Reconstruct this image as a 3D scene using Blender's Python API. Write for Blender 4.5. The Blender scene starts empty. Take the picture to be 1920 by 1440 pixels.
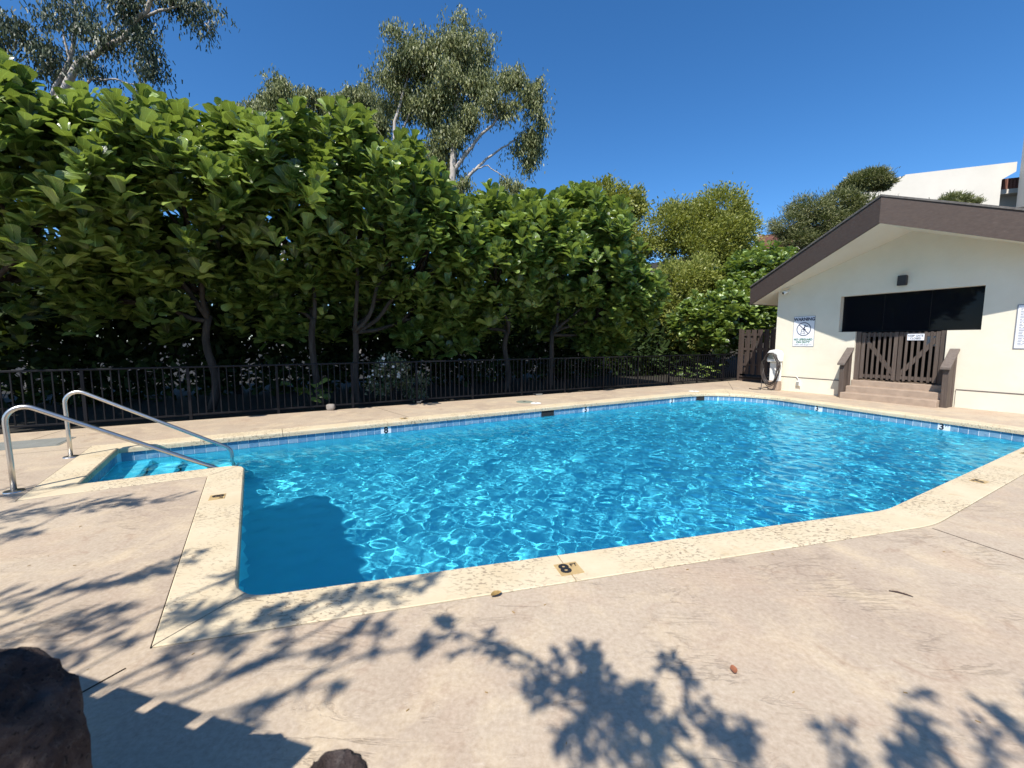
import bpy, math, random
import numpy as np
from mathutils import Vector, Matrix
from mathutils.geometry import delaunay_2d_cdt

S = bpy.context.scene
COL = S.collection
R = math.radians
random.seed(4)
RNG = np.random.default_rng(7)

# ---------------------------------------------------------------- camera, sky, sun, exposure
cam = bpy.data.objects.new('camera', bpy.data.cameras.new('camera'))
COL.objects.link(cam)
cam.location = (0, 0, 1.6)
cam.rotation_euler = (R(90) - math.atan(0.1), 0, 0)
cam.data.sensor_width = 36
cam.data.lens = 15.0
cam.data.clip_start = 0.05
cam.data.clip_end = 3000
cam.data.dof.use_dof = True
cam.data.dof.focus_distance = 7.0
cam.data.dof.aperture_fstop = 3.2
S.camera = cam

SUN_EL, SUN_AZ = 52.0, 64.0          # light travels along azimuth 64 deg from +X
world = bpy.data.worlds.new('World')
S.world = world
world.use_nodes = True
wn = world.node_tree
bgn = wn.nodes['Background']
sky = wn.nodes.new('ShaderNodeTexSky')
sky.sky_type = 'NISHITA'
sky.sun_disc = False
sky.sun_elevation = R(SUN_EL)
sky.sun_rotation = R(206)
sky.altitude = 1200
sky.air_density = 1.0
sky.dust_density = 1.0
sky.ozone_density = 6.0
hs = wn.nodes.new('ShaderNodeHueSaturation')
hs.inputs['Saturation'].default_value = 1.20
hs.inputs['Value'].default_value = 1.0
wn.links.new(sky.outputs[0], hs.inputs['Color'])
wn.links.new(hs.outputs['Color'], bgn.inputs[0])
bgn.inputs[1].default_value = 0.14

sl = bpy.data.lights.new('sun', 'SUN')
sl.energy = 5.0
sl.angle = R(0.53)
sl.color = (1.0, 0.955, 0.88)
sl.cycles.is_caustics_light = True
sun = bpy.data.objects.new('sun', sl)
COL.objects.link(sun)
LD = Vector((math.cos(R(SUN_AZ)) * math.cos(R(SUN_EL)), math.sin(R(SUN_AZ)) * math.cos(R(SUN_EL)), -math.sin(R(SUN_EL))))
sun.rotation_euler = LD.to_track_quat('-Z', 'Y').to_euler()
sun.location = (-8, -16, 22)

S.view_settings.view_transform = 'Standard'
S.view_settings.look = 'None'
S.view_settings.exposure = 0.40
S.view_settings.gamma = 1.0
S.view_settings.use_curve_mapping = False
S.cycles.use_denoising = True
S.cycles.max_bounces = 10
S.cycles.transparent_max_bounces = 8
S.cycles.sample_clamp_indirect = 6.0

# ---------------------------------------------------------------- helpers
def link(o, parent=None):
    COL.objects.link(o)
    if parent is not None:
        o.parent = parent
    return o

def tag(o, label=None, cat=None, group=None, kind=None):
    if label: o['label'] = label
    if cat: o['category'] = cat
    if group: o['group'] = group
    if kind: o['kind'] = kind
    return o

def thing(name, label, cat, loc=(0, 0, 0), rz=0.0, group=None):
    o = bpy.data.objects.new(name, None)
    o.empty_display_size = 0.2
    o.location = loc
    o.rotation_euler = (0, 0, rz)
    COL.objects.link(o)
    return tag(o, label, cat, group)

class MB:
    def __init__(self):
        self.v, self.f = [], []
    def add(self, vs, fs):
        n = len(self.v)
        self.v += [tuple(p) for p in vs]
        self.f += [tuple(i + n for i in q) for q in fs]
        return self
    def box(self, x0, x1, y0, y1, z0, z1, M=None):
        vs = [(x0, y0, z0), (x1, y0, z0), (x1, y1, z0), (x0, y1, z0), (x0, y0, z1), (x1, y0, z1), (x1, y1, z1), (x0, y1, z1)]
        if M is not None: vs = [M @ Vector(p) for p in vs]
        return self.add(vs, [(0, 3, 2, 1), (4, 5, 6, 7), (0, 1, 5, 4), (1, 2, 6, 5), (2, 3, 7, 6), (3, 0, 4, 7)])
    def prism(self, poly, d, fn):
        """poly (CCW seen from the -depth side) extruded from depth d[0] to d[1]; fn(a,b,depth)->xyz"""
        n = len(poly)
        vs = [fn(a, b, d[0]) for a, b in poly] + [fn(a, b, d[1]) for a, b in poly]
        fs = [tuple(range(n)), tuple(range(2 * n - 1, n - 1, -1))]
        fs += [(i, n + i, n + (i + 1) % n, (i + 1) % n) for i in range(n)]
        return self.add(vs, fs)
    def tube(self, pts, rad, n=8, caps=True):
        pts = [Vector(p) for p in pts]
        rads = rad if isinstance(rad, (list, tuple)) else [rad] * len(pts)
        t0 = (pts[1] - pts[0]).normalized()
        up = Vector((0, 0, 1)) if abs(t0.z) < 0.9 else Vector((1, 0, 0))
        nx = t0.cross(up).normalized()
        rings = []
        for i, p in enumerate(pts):
            t = (pts[min(i + 1, len(pts) - 1)] - pts[max(i - 1, 0)]).normalized()
            nx = (nx - t * nx.dot(t)).normalized()
            ny = t.cross(nx)
            rings.append([p + (nx * math.cos(k * 2 * math.pi / n) + ny * math.sin(k * 2 * math.pi / n)) * rads[i] for k in range(n)])
        vs = [q for r in rings for q in r]
        fs = []
        for i in range(len(pts) - 1):
            for k in range(n):
                a, b = i * n + k, i * n + (k + 1) % n
                fs.append((a, b, b + n, a + n))
        if caps:
            fs.append(tuple(range(n - 1, -1, -1)))
            L = (len(pts) - 1) * n
            fs.append(tuple(range(L, L + n)))
        return self.add(vs, fs)
    def mesh(self, name, mat, smooth=False):
        me = bpy.data.meshes.new(name)
        me.from_pydata([tuple(p) for p in self.v], [], self.f)
        if mat is not None: me.materials.append(mat)
        if smooth: me.polygons.foreach_set('use_smooth', [True] * len(me.polygons))
        me.update()
        return me
    def build(self, name, mat, parent=None, smooth=False, bevel=0.0):
        o = link(bpy.data.objects.new(name, self.mesh(name, mat, smooth)), parent)
        if bevel:
            b = o.modifiers.new('bevel', 'BEVEL')
            b.width = bevel; b.segments = 2; b.limit_method = 'ANGLE'
        return o

def np_mesh(name, V, F, mat, smooth=False, uv=None):
    """fast mesh from numpy arrays; F is (n,k)"""
    me = bpy.data.meshes.new(name)
    V = np.asarray(V, np.float32); F = np.asarray(F, np.int32)
    me.vertices.add(len(V)); me.vertices.foreach_set('co', V.ravel())
    k = F.shape[1]
    me.loops.add(F.size); me.loops.foreach_set('vertex_index', F.ravel())
    me.polygons.add(len(F)); me.polygons.foreach_set('loop_start', np.arange(0, F.size, k, dtype=np.int32))
    if smooth: me.polygons.foreach_set('use_smooth', np.ones(len(F), bool))
    if uv is not None:
        l = me.uv_layers.new(name='UVMap')
        l.data.foreach_set('uv', np.asarray(uv, np.float32)[F.ravel()].ravel())
    me.materials.append(mat)
    me.update(calc_edges=True)
    me.validate()
    return me

def text_obj(name, txt, size, mat, parent, loc, rot=(R(90), 0, 0), bold=0.0, align='CENTER', depth=0.0012, xs=1.0):
    c = bpy.data.curves.new('lettering', 'FONT')
    c.body = txt; c.size = size; c.align_x = align; c.align_y = 'CENTER'
    c.extrude = depth; c.offset = bold; c.resolution_u = 3
    t = bpy.data.objects.new('lettering', c)
    COL.objects.link(t)
    dg = bpy.context.evaluated_depsgraph_get()
    me = bpy.data.meshes.new_from_object(t.evaluated_get(dg))
    bpy.data.objects.remove(t); bpy.data.curves.remove(c)
    me.materials.clear(); me.materials.append(mat)
    o = link(bpy.data.objects.new(name, me), parent)
    o.location = loc; o.rotation_euler = rot; o.scale = (xs, 1, 1)
    return o

# ---------------------------------------------------------------- materials
def new_mat(name):
    m = bpy.data.materials.new(name); m.use_nodes = True
    return m, m.node_tree, m.node_tree.nodes['Principled BSDF']

class NT:
    """tiny node helper"""
    def __init__(self, nt): self.nt = nt
    def n(self, t, **kw):
        x = self.nt.nodes.new(t)
        for k, v in kw.items(): setattr(x, k, v)
        return x
    def l(self, a, b): self.nt.links.new(a, b)
    def coord(self, scale=(1, 1, 1), rot=(0, 0, 0), kind='Object'):
        tc = self.n('ShaderNodeTexCoord'); mp = self.n('ShaderNodeMapping')
        mp.inputs['Scale'].default_value = scale; mp.inputs['Rotation'].default_value = rot
        self.l(tc.outputs[kind], mp.inputs['Vector'])
        return mp.outputs['Vector']
    def noise(self, vec, scale, detail=4, rough=0.55, dist=0.0):
        x = self.n('ShaderNodeTexNoise')
        x.inputs['Scale'].default_value = scale; x.inputs['Detail'].default_value = detail
        x.inputs['Roughness'].default_value = rough; x.inputs['Distortion'].default_value = dist
        self.l(vec, x.inputs['Vector'])
        return x.outputs['Fac']
    def ramp(self, fac, stops, interp='LINEAR'):
        x = self.n('ShaderNodeValToRGB'); x.color_ramp.interpolation = interp
        el = x.color_ramp.elements
        while len(el) < len(stops): el.new(0.5)
        for e_, (p, c) in zip(el, stops):
            e_.position = p
            e_.color = (c, c, c, 1) if isinstance(c, (int, float)) else (*c, 1)
        self.l(fac, x.inputs['Fac'])
        return x.outputs['Color']
    def mix(self, fac, a, b, mode='MIX'):
        x = self.n('ShaderNodeMix', data_type='RGBA', blend_type=mode)
        for v, s in ((fac, x.inputs[0]), (a, x.inputs[6]), (b, x.inputs[7])):
            if hasattr(v, 'is_output'): self.l(v, s)
            elif isinstance(v, (int, float)): s.default_value = v if s.type == 'VALUE' else (v, v, v, 1)
            else: s.default_value = (*v, 1)
        return x.outputs[2]
    def math(self, op, a, b=0.0, clamp=False):
        x = self.n('ShaderNodeMath', operation=op, use_clamp=clamp)
        for v, s in ((a, x.inputs[0]), (b, x.inputs[1])):
            if hasattr(v, 'is_output'): self.l(v, s)
            else: s.default_value = v
        return x.outputs[0]
    def bump(self, h, strength, dist, bsdf, chain=None):
        x = self.n('ShaderNodeBump')
        x.inputs['Strength'].default_value = strength; x.inputs['Distance'].default_value = dist
        self.l(h, x.inputs['Height'])
        if chain is not None: self.l(chain, x.inputs['Normal'])
        if bsdf is not None: self.l(x.outputs['Normal'], bsdf.inputs['Normal'])
        return x.outputs['Normal']

def plain(name, col, rough=0.6, metal=0.0, spec=0.5, var=0.12, scale=6.0, bump=0.0, bscale=40.0):
    m, nt, b = new_mat(name); N = NT(nt)
    v = N.coord()
    f = N.noise(v, scale, 5)
    lo = tuple(c * (1 - var) for c in col); hi = tuple(min(1, c * (1 + var)) for c in col)
    N.l(N.ramp(f, [(0.3, lo), (0.7, hi)]), b.inputs['Base Color'])
    b.inputs['Roughness'].default_value = rough; b.inputs['Metallic'].default_value = metal
    b.inputs['Specular IOR Level'].default_value = spec
    if bump: N.bump(N.noise(v, bscale, 4), bump, 0.01, b)
    return m

def mat_deck():
    m, nt, b = new_mat('stamped_concrete'); N = NT(nt)
    v = N.coord()
    big = N.noise(v, 0.55, 5, 0.6)
    med = N.noise(v, 2.2, 6, 0.62, 0.6)
    fine = N.noise(v, 38, 5, 0.7)
    base = N.ramp(big, [(0.30, (0.39, 0.30, 0.22)), (0.5, (0.455, 0.365, 0.268)), (0.70, (0.50, 0.412, 0.30))])
    base = N.mix(N.ramp(med, [(0.48, 0.0), (0.68, 0.85)]), base, (0.56, 0.445, 0.30))
    base = N.mix(N.ramp(N.noise(v, 1.1, 5, 0.6, 0.3), [(0.50, 0.0), (0.70, 0.8)]), base, (0.42, 0.31, 0.225))
    base = N.mix(N.ramp(N.noise(v, 3.4, 7, 0.7, 1.0), [(0.56, 0.0), (0.70, 0.60)]), base, (0.33, 0.225, 0.155))
    base = N.mix(0.55, base, N.ramp(fine, [(0.3, 0.25), (0.7, 0.75)]), 'SOFT_LIGHT')
    # slate seams: long drawn out ridges
    sv = N.coord((1.0, 3.2, 1.0), (0, 0, R(-32)))
    seam = N.noise(sv, 1.5, 7, 0.66, 1.4)
    ridge = N.math('ABSOLUTE', N.math('SUBTRACT', seam, 0.5))
    line = N.ramp(ridge, [(0.0, 1.0), (0.012, 0.35), (0.035, 0.0)])
    gate = N.ramp(N.noise(v, 1.6, 3), [(0.50, 0.0), (0.62, 1.0)])
    line = N.math('MULTIPLY', line, gate)
    base = N.mix(N.math('MULTIPLY', line, 0.30), base, (0.28, 0.19, 0.14))
    # small rusty scuffs
    sc = N.ramp(N.noise(N.coord((1, 2.6, 1), (0, 0, R(20))), 6.5, 4, 0.5, 0.4), [(0.70, 0.0), (0.76, 1.0)])
    sc = N.math('MULTIPLY', sc, N.ramp(fine, [(0.42, 0.0), (0.6, 1.0)]))
    base = N.mix(N.math('MULTIPLY', sc, 0.55), base, (0.27, 0.17, 0.11))
    pale = N.ramp(N.noise(sv, 7, 5, 0.6, 1.0), [(0.66, 0.0), (0.72, 1.0)])
    base = N.mix(N.math('MULTIPLY', pale, 0.3), base, (0.68, 0.58, 0.48))
    N.l(base, b.inputs['Base Color'])
    b.inputs['Roughness'].default_value = 0.72
    b.inputs['Specular IOR Level'].default_value = 0.3
    h = N.math('ADD', N.math('MULTIPLY', N.noise(v, 5.0, 5, 0.6, 0.8), 0.45), N.math('MULTIPLY', fine, 0.12))
    h = N.math('SUBTRACT', h, N.math('MULTIPLY', line, 0.30))
    N.bump(h, 0.6, 0.015, b)
    return m

def mat_coping():
    m, nt, b = new_mat('cream_coping'); N = NT(nt)
    v = N.coord()
    base = N.ramp(N.noise(v, 3.0, 5), [(0.3, (0.575, 0.465, 0.30)), (0.7, (0.65, 0.545, 0.375))])
    zone = N.ramp(N.noise(v, 1.3, 3), [(0.40, 0.0), (0.60, 1.0)])
    chips = N.ramp(N.noise(N.coord((1, 1.9, 1), (0, 0, R(25))), 26, 4, 0.6, 0.5), [(0.555, 0.0), (0.59, 1.0)])
    chips = N.math('MULTIPLY', chips, N.math('ADD', N.math('MULTIPLY', zone, 0.85), 0.06))
    base = N.mix(chips, base, (0.27, 0.205, 0.14))
    st = N.ramp(N.noise(v, 4.0, 5, 0.65), [(0.62, 0.0), (0.76, 0.55)])
    base = N.mix(st, base, (0.42, 0.27, 0.12))
    N.l(base, b.inputs['Base Color'])
    b.inputs['Roughness'].default_value = 0.75
    b.inputs['Specular IOR Level'].default_value = 0.3
    h = N.math('SUBTRACT', N.math('MULTIPLY', N.noise(v, 60, 4, 0.6), 0.3), chips)
    N.bump(h, 0.5, 0.004, b)
    return m

def mat_stucco(name, c0, c1, sc=1.2):
    m, nt, b = new_mat(name); N = NT(nt)
    v = N.coord()
    base = N.ramp(N.noise(v, sc, 5, 0.6), [(0.3, c0), (0.7, c1)])
    drip = N.ramp(N.noise(N.coord((4, 4, 0.5)), 1.6, 5, 0.6), [(0.62, 0.0), (0.85, 0.30)])
    base = N.mix(drip, base, tuple(c * 0.8 for c in c0))
    N.l(base, b.inputs['Base Color'])
    b.inputs['Roughness'].default_value = 0.85
    b.inputs['Specular IOR Level'].default_value = 0.2
    h = N.math('ADD', N.noise(v, 5, 4, 0.6, 0.5), N.math('MULTIPLY', N.noise(v, 70, 3), 0.25))
    N.bump(h, 0.45, 0.012, b)
    return m

def mat_wood(name, c0, c1, axis=(0.6, 14, 14), scuff=(0.3, 0.28, 0.26), amount=0.3, rough=0.7):
    m, nt, b = new_mat(name); N = NT(nt)
    v = N.coord(axis)
    g = N.noise(v, 3.0, 7, 0.65, 0.25)
    base = N.ramp(g, [(0.3, c0), (0.7, c1)])
    s = N.ramp(N.noise(v, 1.6, 8, 0.75), [(0.60, 0.0), (0.72, 1.0)])
    base = N.mix(N.math('MULTIPLY', s, amount), base, scuff)
    inf = N.n('ShaderNodeObjectInfo')
    val = N.n('ShaderNodeHueSaturation')
    N.l(base, val.inputs['Color'])
    N.l(N.math('ADD', N.math('MULTIPLY', inf.outputs['Random'], 0.35), 0.82), val.inputs['Value'])
    N.l(val.outputs['Color'], b.inputs['Base Color'])
    b.inputs['Roughness'].default_value = rough
    b.inputs['Specular IOR Level'].default_value = 0.3
    N.bump(g, 0.35, 0.004, b)
    return m

def mat_leaf(name, c_dark, c_mid, c_light, veins=True, transl=0.25, rough=0.38, tr_col=(0.30, 0.42, 0.04), spec=0.5):
    m, nt, b = new_mat(name); N = NT(nt)
    geo = N.n('ShaderNodeNewGeometry'); inf = N.n('ShaderNodeObjectInfo')
    rnd = N.math('FRACT', N.math('ADD', geo.outputs['Random Per Island'], inf.outputs['Random']))
    base = N.ramp(rnd, [(0.0, c_dark), (0.45, c_mid), (0.85, c_light), (1.0, c_light)])
    if veins:
        uvn = N.n('ShaderNodeTexCoord'); sep = N.n('ShaderNodeSeparateXYZ')
        N.l(uvn.outputs['UV'], sep.inputs[0])
        ax = N.math('ABSOLUTE', N.math('SUBTRACT', sep.outputs['X'], 0.5))
        mid = N.ramp(ax, [(0.0, 1.0), (0.025, 0.8), (0.05, 0.0)])
        ph = N.math('SUBTRACT', N.math('MULTIPLY', sep.outputs['Y'], 8.0), N.math('MULTIPLY', ax, 7.0))
        fr = N.math('ABSOLUTE', N.math('SUBTRACT', N.math('FRACT', ph), 0.5))
        side = N.ramp(fr, [(0.0, 1.0), (0.05, 0.7), (0.11, 0.0)])
        vn = N.math('MAXIMUM', mid, N.math('MULTIPLY', side, 0.7))
        base = N.mix(N.math('MULTIPLY', vn, 0.5), base, tuple(min(1, c * 2.0 + 0.02) for c in c_light))
        N.bump(N.math('ADD', N.math('MULTIPLY', fr, 2.0), N.math('MULTIPLY', ax, 1.0)), 0.5, 0.006, b)
    N.l(base, b.inputs['Base Color'])
    b.inputs['Roughness'].default_value = rough
    b.inputs['Specular IOR Level'].default_value = spec
    if transl:
        t = N.n('ShaderNodeBsdfTranslucent')
        tc = N.mix(0.7, base, tr_col)
        N.l(tc, t.inputs['Color'])
        mx = N.n('ShaderNodeMixShader'); mx.inputs[0].default_value = transl
        out = nt.nodes['Material Output']
        N.l(b.outputs[0], mx.inputs[1]); N.l(t.outputs[0], mx.inputs[2]); N.l(mx.outputs[0], out.inputs['Surface'])
    return m

def mat_bark(name, c0, c1, sc=(6, 6, 1.2)):
    m, nt, b = new_mat(name); N = NT(nt)
    g = N.noise(N.coord(sc), 2.0, 6, 0.65, 0.4)
    N.l(N.ramp(g, [(0.3, c0), (0.7, c1)]), b.inputs['Base Color'])
    b.inputs['Roughness'].default_value = 0.9; b.inputs['Specular IOR Level'].default_value = 0.2
    N.bump(g, 0.7, 0.03, b)
    return m

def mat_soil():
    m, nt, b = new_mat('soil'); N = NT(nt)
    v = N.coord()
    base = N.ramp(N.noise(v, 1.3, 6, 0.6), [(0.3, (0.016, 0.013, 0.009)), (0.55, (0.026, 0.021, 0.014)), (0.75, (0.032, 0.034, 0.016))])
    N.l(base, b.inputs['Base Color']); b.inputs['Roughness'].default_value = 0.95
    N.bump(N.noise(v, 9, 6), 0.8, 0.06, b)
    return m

def mat_stone():
    m, nt, b = new_mat('dark_lava_stone'); N = NT(nt)
    v = N.coord()
    n1 = N.noise(v, 7, 8, 0.7, 0.6); n2 = N.noise(v, 45, 6, 0.75)
    base = N.ramp(n1, [(0.3, (0.040, 0.028, 0.025)), (0.5, (0.085, 0.062, 0.055)), (0.68, (0.16, 0.13, 0.115))])
    base = N.mix(N.ramp(n2, [(0.52, 0.0), (0.66, 0.8)]), base, (0.19, 0.165, 0.145))
    base = N.mix(N.ramp(N.noise(v, 90, 3), [(0.6, 0.0), (0.68, 0.9)]), base, (0.015, 0.012, 0.012))
    N.l(base, b.inputs['Base Color']); b.inputs['Roughness'].default_value = 0.92
    b.inputs['Specular IOR Level'].default_value = 0.2
    N.bump(N.math('ADD', n1, N.math('MULTIPLY', n2, 0.5)), 1.0, 0.05, b)
    return m

def mat_tile():
    m, nt, b = new_mat('blue_glazed_tile'); N = NT(nt)
    v = N.coord()
    inf = N.n('ShaderNodeObjectInfo')
    base = N.ramp(N.math('FRACT', N.math('ADD', N.noise(v, 18, 3), inf.outputs['Random'])),
                  [(0.0, (0.10, 0.24, 0.38)), (0.4, (0.16, 0.31, 0.44)), (0.75, (0.24, 0.38, 0.48)), (1.0, (0.12, 0.26, 0.40))])
    N.l(base, b.inputs['Base Color']); b.inputs['Roughness'].default_value = 0.25
    return m

def mat_plaster():
    m, nt, b = new_mat('pool_plaster'); N = NT(nt)
    v = N.coord()
    N.l(N.ramp(N.noise(v, 0.8, 5), [(0.3, (0.52, 0.84, 0.88)), (0.7, (0.60, 0.89, 0.92))]), b.inputs['Base Color'])
    b.inputs['Roughness'].default_value = 0.9; b.inputs['Specular IOR Level'].default_value = 0.0
    return m

def mat_water():
    m = bpy.data.materials.new('pool_water'); m.use_nodes = True
    nt = m.node_tree; nt.nodes.clear(); N = NT(nt)
    g = N.n('ShaderNodeBsdfGlass'); g.inputs['IOR'].default_value = 1.333
    g.inputs['Roughness'].default_value = 0.0; g.inputs['Color'].default_value = (0.40, 0.89, 1.0, 1)
    o = N.n('ShaderNodeOutputMaterial'); N.l(g.outputs[0], o.inputs['Surface'])
    return m

M = dict(
    deck=mat_deck(), coping=mat_coping(), soil=mat_soil(), tile=mat_tile(), plaster=mat_plaster(), water=mat_water(),
    wall=mat_stucco('cream_stucco', (0.71, 0.65, 0.515), (0.78, 0.72, 0.585)),
    soffit=mat_stucco('cream_soffit', (0.66, 0.62, 0.52), (0.71, 0.67, 0.57)),
    farwall=mat_stucco('white_stucco', (0.60, 0.56, 0.48), (0.68, 0.635, 0.55), 0.3),
    fascia=mat_wood('brown_fascia_paint', (0.062, 0.044, 0.036), (0.088, 0.064, 0.052), scuff=(0.22, 0.18, 0.15), amount=0.22, axis=(0.35, 9, 9)),
    fence_wood=mat_wood('dark_brown_boards', (0.050, 0.036, 0.030), (0.075, 0.055, 0.046), axis=(12, 12, 0.6), amount=0.15),
    gate_wood=mat_wood('weathered_brown_boards', (0.072, 0.053, 0.043), (0.118, 0.092, 0.076), axis=(12, 12, 0.7), scuff=(0.26, 0.23, 0.20), amount=0.35),
    rail_wood=mat_wood('weathered_rail', (0.11, 0.086, 0.072), (0.165, 0.135, 0.115), axis=(6, 6, 6), scuff=(0.3, 0.26, 0.23), amount=0.3),
    step=plain('brown_step_paint', (0.36, 0.27, 0.20), 0.8, var=0.12, bump=0.4, bscale=25),
    roof=plain('grey_roof_shingle', (0.11, 0.10, 0.09), 0.9, var=0.3, scale=12, bump=0.6),
    black=plain('black_powder_coat', (0.007, 0.007, 0.009), 0.5, spec=0.25, var=0.3, scale=9),
    dark=plain('dark_interior', (0.02, 0.02, 0.02), 0.9),
    steel=plain('stainless_steel', (0.60, 0.575, 0.53), 0.36, 1.0, var=0.06, scale=20),
    white=plain('white_plastic', (0.80, 0.79, 0.75), 0.45, var=0.05),
    signwhite=plain('white_sign_face', (0.80, 0.81, 0.84), 0.4, var=0.03),
    navy=plain('navy_print', (0.010, 0.018, 0.055), 0.5),
    green=plain('green_print', (0.03, 0.16, 0.10), 0.5),
    grey=plain('grey_print', (0.22, 0.22, 0.24), 0.5),
    ink=plain('black_print', (0.02, 0.02, 0.022), 0.5),
    buff=plain('buff_marker_tile', (0.47, 0.33, 0.15), 0.5, var=0.12, scale=20),
    bronze=plain('dark_bronze', (0.035, 0.03, 0.028), 0.5),
    hose=plain('brown_hose', (0.040, 0.031, 0.027), 0.5, var=0.25),
    redbrown=plain('red_brown_tile', (0.20, 0.085, 0.06), 0.8, var=0.25),
    grate=plain('grey_drain_plastic', (0.27, 0.27, 0.24), 0.6, var=0.12),
    lid=plain('grey_green_lid', (0.22, 0.24, 0.19), 0.6),
    stone=mat_stone(),
    pebble=plain('pale_stone', (0.26, 0.23, 0.20), 0.9, var=0.2, bump=0.6),
    bark=mat_bark('fig_bark', (0.032, 0.027, 0.023), (0.085, 0.072, 0.06)),
    gumbark=mat_bark('gum_bark', (0.36, 0.31, 0.26), (0.56, 0.51, 0.45)),
    figleaf=mat_leaf('fig_leaf', (0.018, 0.042, 0.008), (0.055, 0.104, 0.016), (0.290, 0.385, 0.095), rough=0.32, transl=0.30, spec=1.0, tr_col=(0.38, 0.50, 0.06)),
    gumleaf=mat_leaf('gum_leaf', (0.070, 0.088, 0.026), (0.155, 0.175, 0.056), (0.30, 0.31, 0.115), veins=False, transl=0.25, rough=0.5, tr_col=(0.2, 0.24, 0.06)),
    gumleaf2=mat_leaf('shaded_gum_leaf', (0.032, 0.048, 0.022), (0.060, 0.080, 0.036), (0.11, 0.13, 0.06), veins=False, transl=0.15, rough=0.5, tr_col=(0.1, 0.13, 0.05)),  # darker copy of the gum leaf, shade put into its colour
    yelleaf=mat_leaf('yellow_green_leaf', (0.13, 0.155, 0.030), (0.23, 0.25, 0.045), (0.32, 0.33, 0.08), veins=False, transl=0.32, rough=0.5, tr_col=(0.42, 0.46, 0.05)),
    pineleaf=mat_leaf('pine_needle', (0.065, 0.078, 0.024), (0.125, 0.135, 0.045), (0.21, 0.21, 0.08), veins=False, transl=0.12, rough=0.55),
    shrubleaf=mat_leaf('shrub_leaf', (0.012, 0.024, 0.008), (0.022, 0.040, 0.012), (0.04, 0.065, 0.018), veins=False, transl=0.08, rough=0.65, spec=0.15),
    bushleaf=mat_leaf('bush_leaf', (0.07, 0.10, 0.04), (0.13, 0.16, 0.07), (0.30, 0.30, 0.20), veins=False, transl=0.2, rough=0.4),
    petal=plain('white_petal', (0.80, 0.77, 0.70), 0.6, var=0.05),
    dryleaf=plain('dry_leaf', (0.30, 0.19, 0.06), 0.7, var=0.3, scale=30),
    redleaf=plain('red_dry_leaf', (0.30, 0.11, 0.05), 0.7, var=0.3, scale=30),
    twig=plain('dark_twig', (0.06, 0.03, 0.02), 0.8),
)
def mat_glass_dark():
    m, nt, b = new_mat('dark_window_glass')
    b.inputs['Base Color'].default_value = (0.006, 0.007, 0.010, 1)
    b.inputs['Roughness'].default_value = 0.03
    b.inputs['Specular IOR Level'].default_value = 0.15
    return m
M['glass'] = mat_glass_dark()
# ---------------------------------------------------------------- pool outline
CORN = [((-1.72, 2.52), 0.30), ((3.55, 3.93), 1.2), ((9.33, 7.27), 0.25), ((6.98, 13.84), 1.7),
        ((-5.93, 6.30), 0.04), ((-4.88, 4.66), 0.04), ((-3.50, 5.456), 0.22)]
CW = 0.37                                   # coping width
E2 = np.array([0.8704, 0.4924]); M2 = np.array([-0.4924, 0.8704])   # along the fence, away from the pool
WATER_Z = -0.215

def offset_poly(P, d):
    n = len(P); out = []
    for i in range(n):
        a, b, c = P[i - 1], P[i], P[(i + 1) % n]
        t1 = (b - a) / np.linalg.norm(b - a); t2 = (c - b) / np.linalg.norm(c - b)
        n1 = np.array([t1[1], -t1[0]]); n2 = np.array([t2[1], -t2[0]])
        k = (n1 + n2) / (1 + n1 @ n2)
        out.append(b + k * d)
    return out
PC = [np.array(c[0]) for c in CORN]
PR = [c[1] for c in CORN]
PO = offset_poly(PC, CW)

def pool_loop(step=0.3, arc=8):
    """samples (inner xy, outer xy, corner index or None) counter-clockwise from corner 0"""
    n = len(PC); S_ = []
    tang = []
    for i in range(n):
        a, b, c = PC[i - 1], PC[i], PC[(i + 1) % n]
        t1 = (b - a) / np.linalg.norm(b - a); t2 = (c - b) / np.linalg.norm(c - b)
        ang = math.acos(max(-1, min(1, float(t1 @ t2))))
        T = PR[i] * math.tan(ang / 2)
        cross = t1[0] * t2[1] - t1[1] * t2[0]
        nl = np.array([-t1[1], t1[0]]) * (1 if cross > 0 else -1)
        tang.append((b - t1 * T, b + t2 * T, b - t1 * T + nl * PR[i], ang, cross))
    def proj(p, i, j):               # outer point on the outer edge i->j beside p
        a, b = PO[i], PO[j]
        d = (b - a); L = np.linalg.norm(d); d = d / L
        return a + d * min(max(float((p - a) @ d), 0.0), L)
    for i in range(n):
        p1, p2, cen, ang, cross = tang[i]
        prev, nxt = (i - 1) % n, (i + 1) % n
        v0 = p1 - cen
        for k in range(arc + 1):
            th = ang * k / arc * (1 if cross > 0 else -1)
            q = cen + np.array([v0[0] * math.cos(th) - v0[1] * math.sin(th), v0[0] * math.sin(th) + v0[1] * math.cos(th)])
            u = k / arc
            oa, ob, om = proj(p1, prev, i), proj(p2, i, nxt), PO[i]
            if i == 1:
                o = oa * (1 - u) ** 2 + om * 2 * u * (1 - u) + ob * u * u
            else:
                o = oa * (1 - 2 * u) + om * 2 * u if u <= 0.5 else om * (2 - 2 * u) + ob * (2 * u - 1)
            S_.append((q, o, i if k == arc // 2 else None))
        q0 = tang[nxt][0]; L = np.linalg.norm(q0 - p2); m = max(1, int(L / step))
        for k in range(1, m):
            q = p2 + (q0 - p2) * k / m
            S_.append((q, proj(q, i, nxt), None))
    return S_
LOOP = pool_loop()
NL = len(LOOP)
INNER = np.array([s[0] for s in LOOP]); OUTER = np.array([s[1] for s in LOOP])
_d = OUTER - INNER; _d /= np.linalg.norm(_d, axis=1)[:, None]
def normals(P):
    t = np.roll(P, -1, 0) - np.roll(P, 1, 0); t /= np.linalg.norm(t, axis=1)[:, None]
    return np.stack([t[:, 1], -t[:, 0]], 1)
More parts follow.
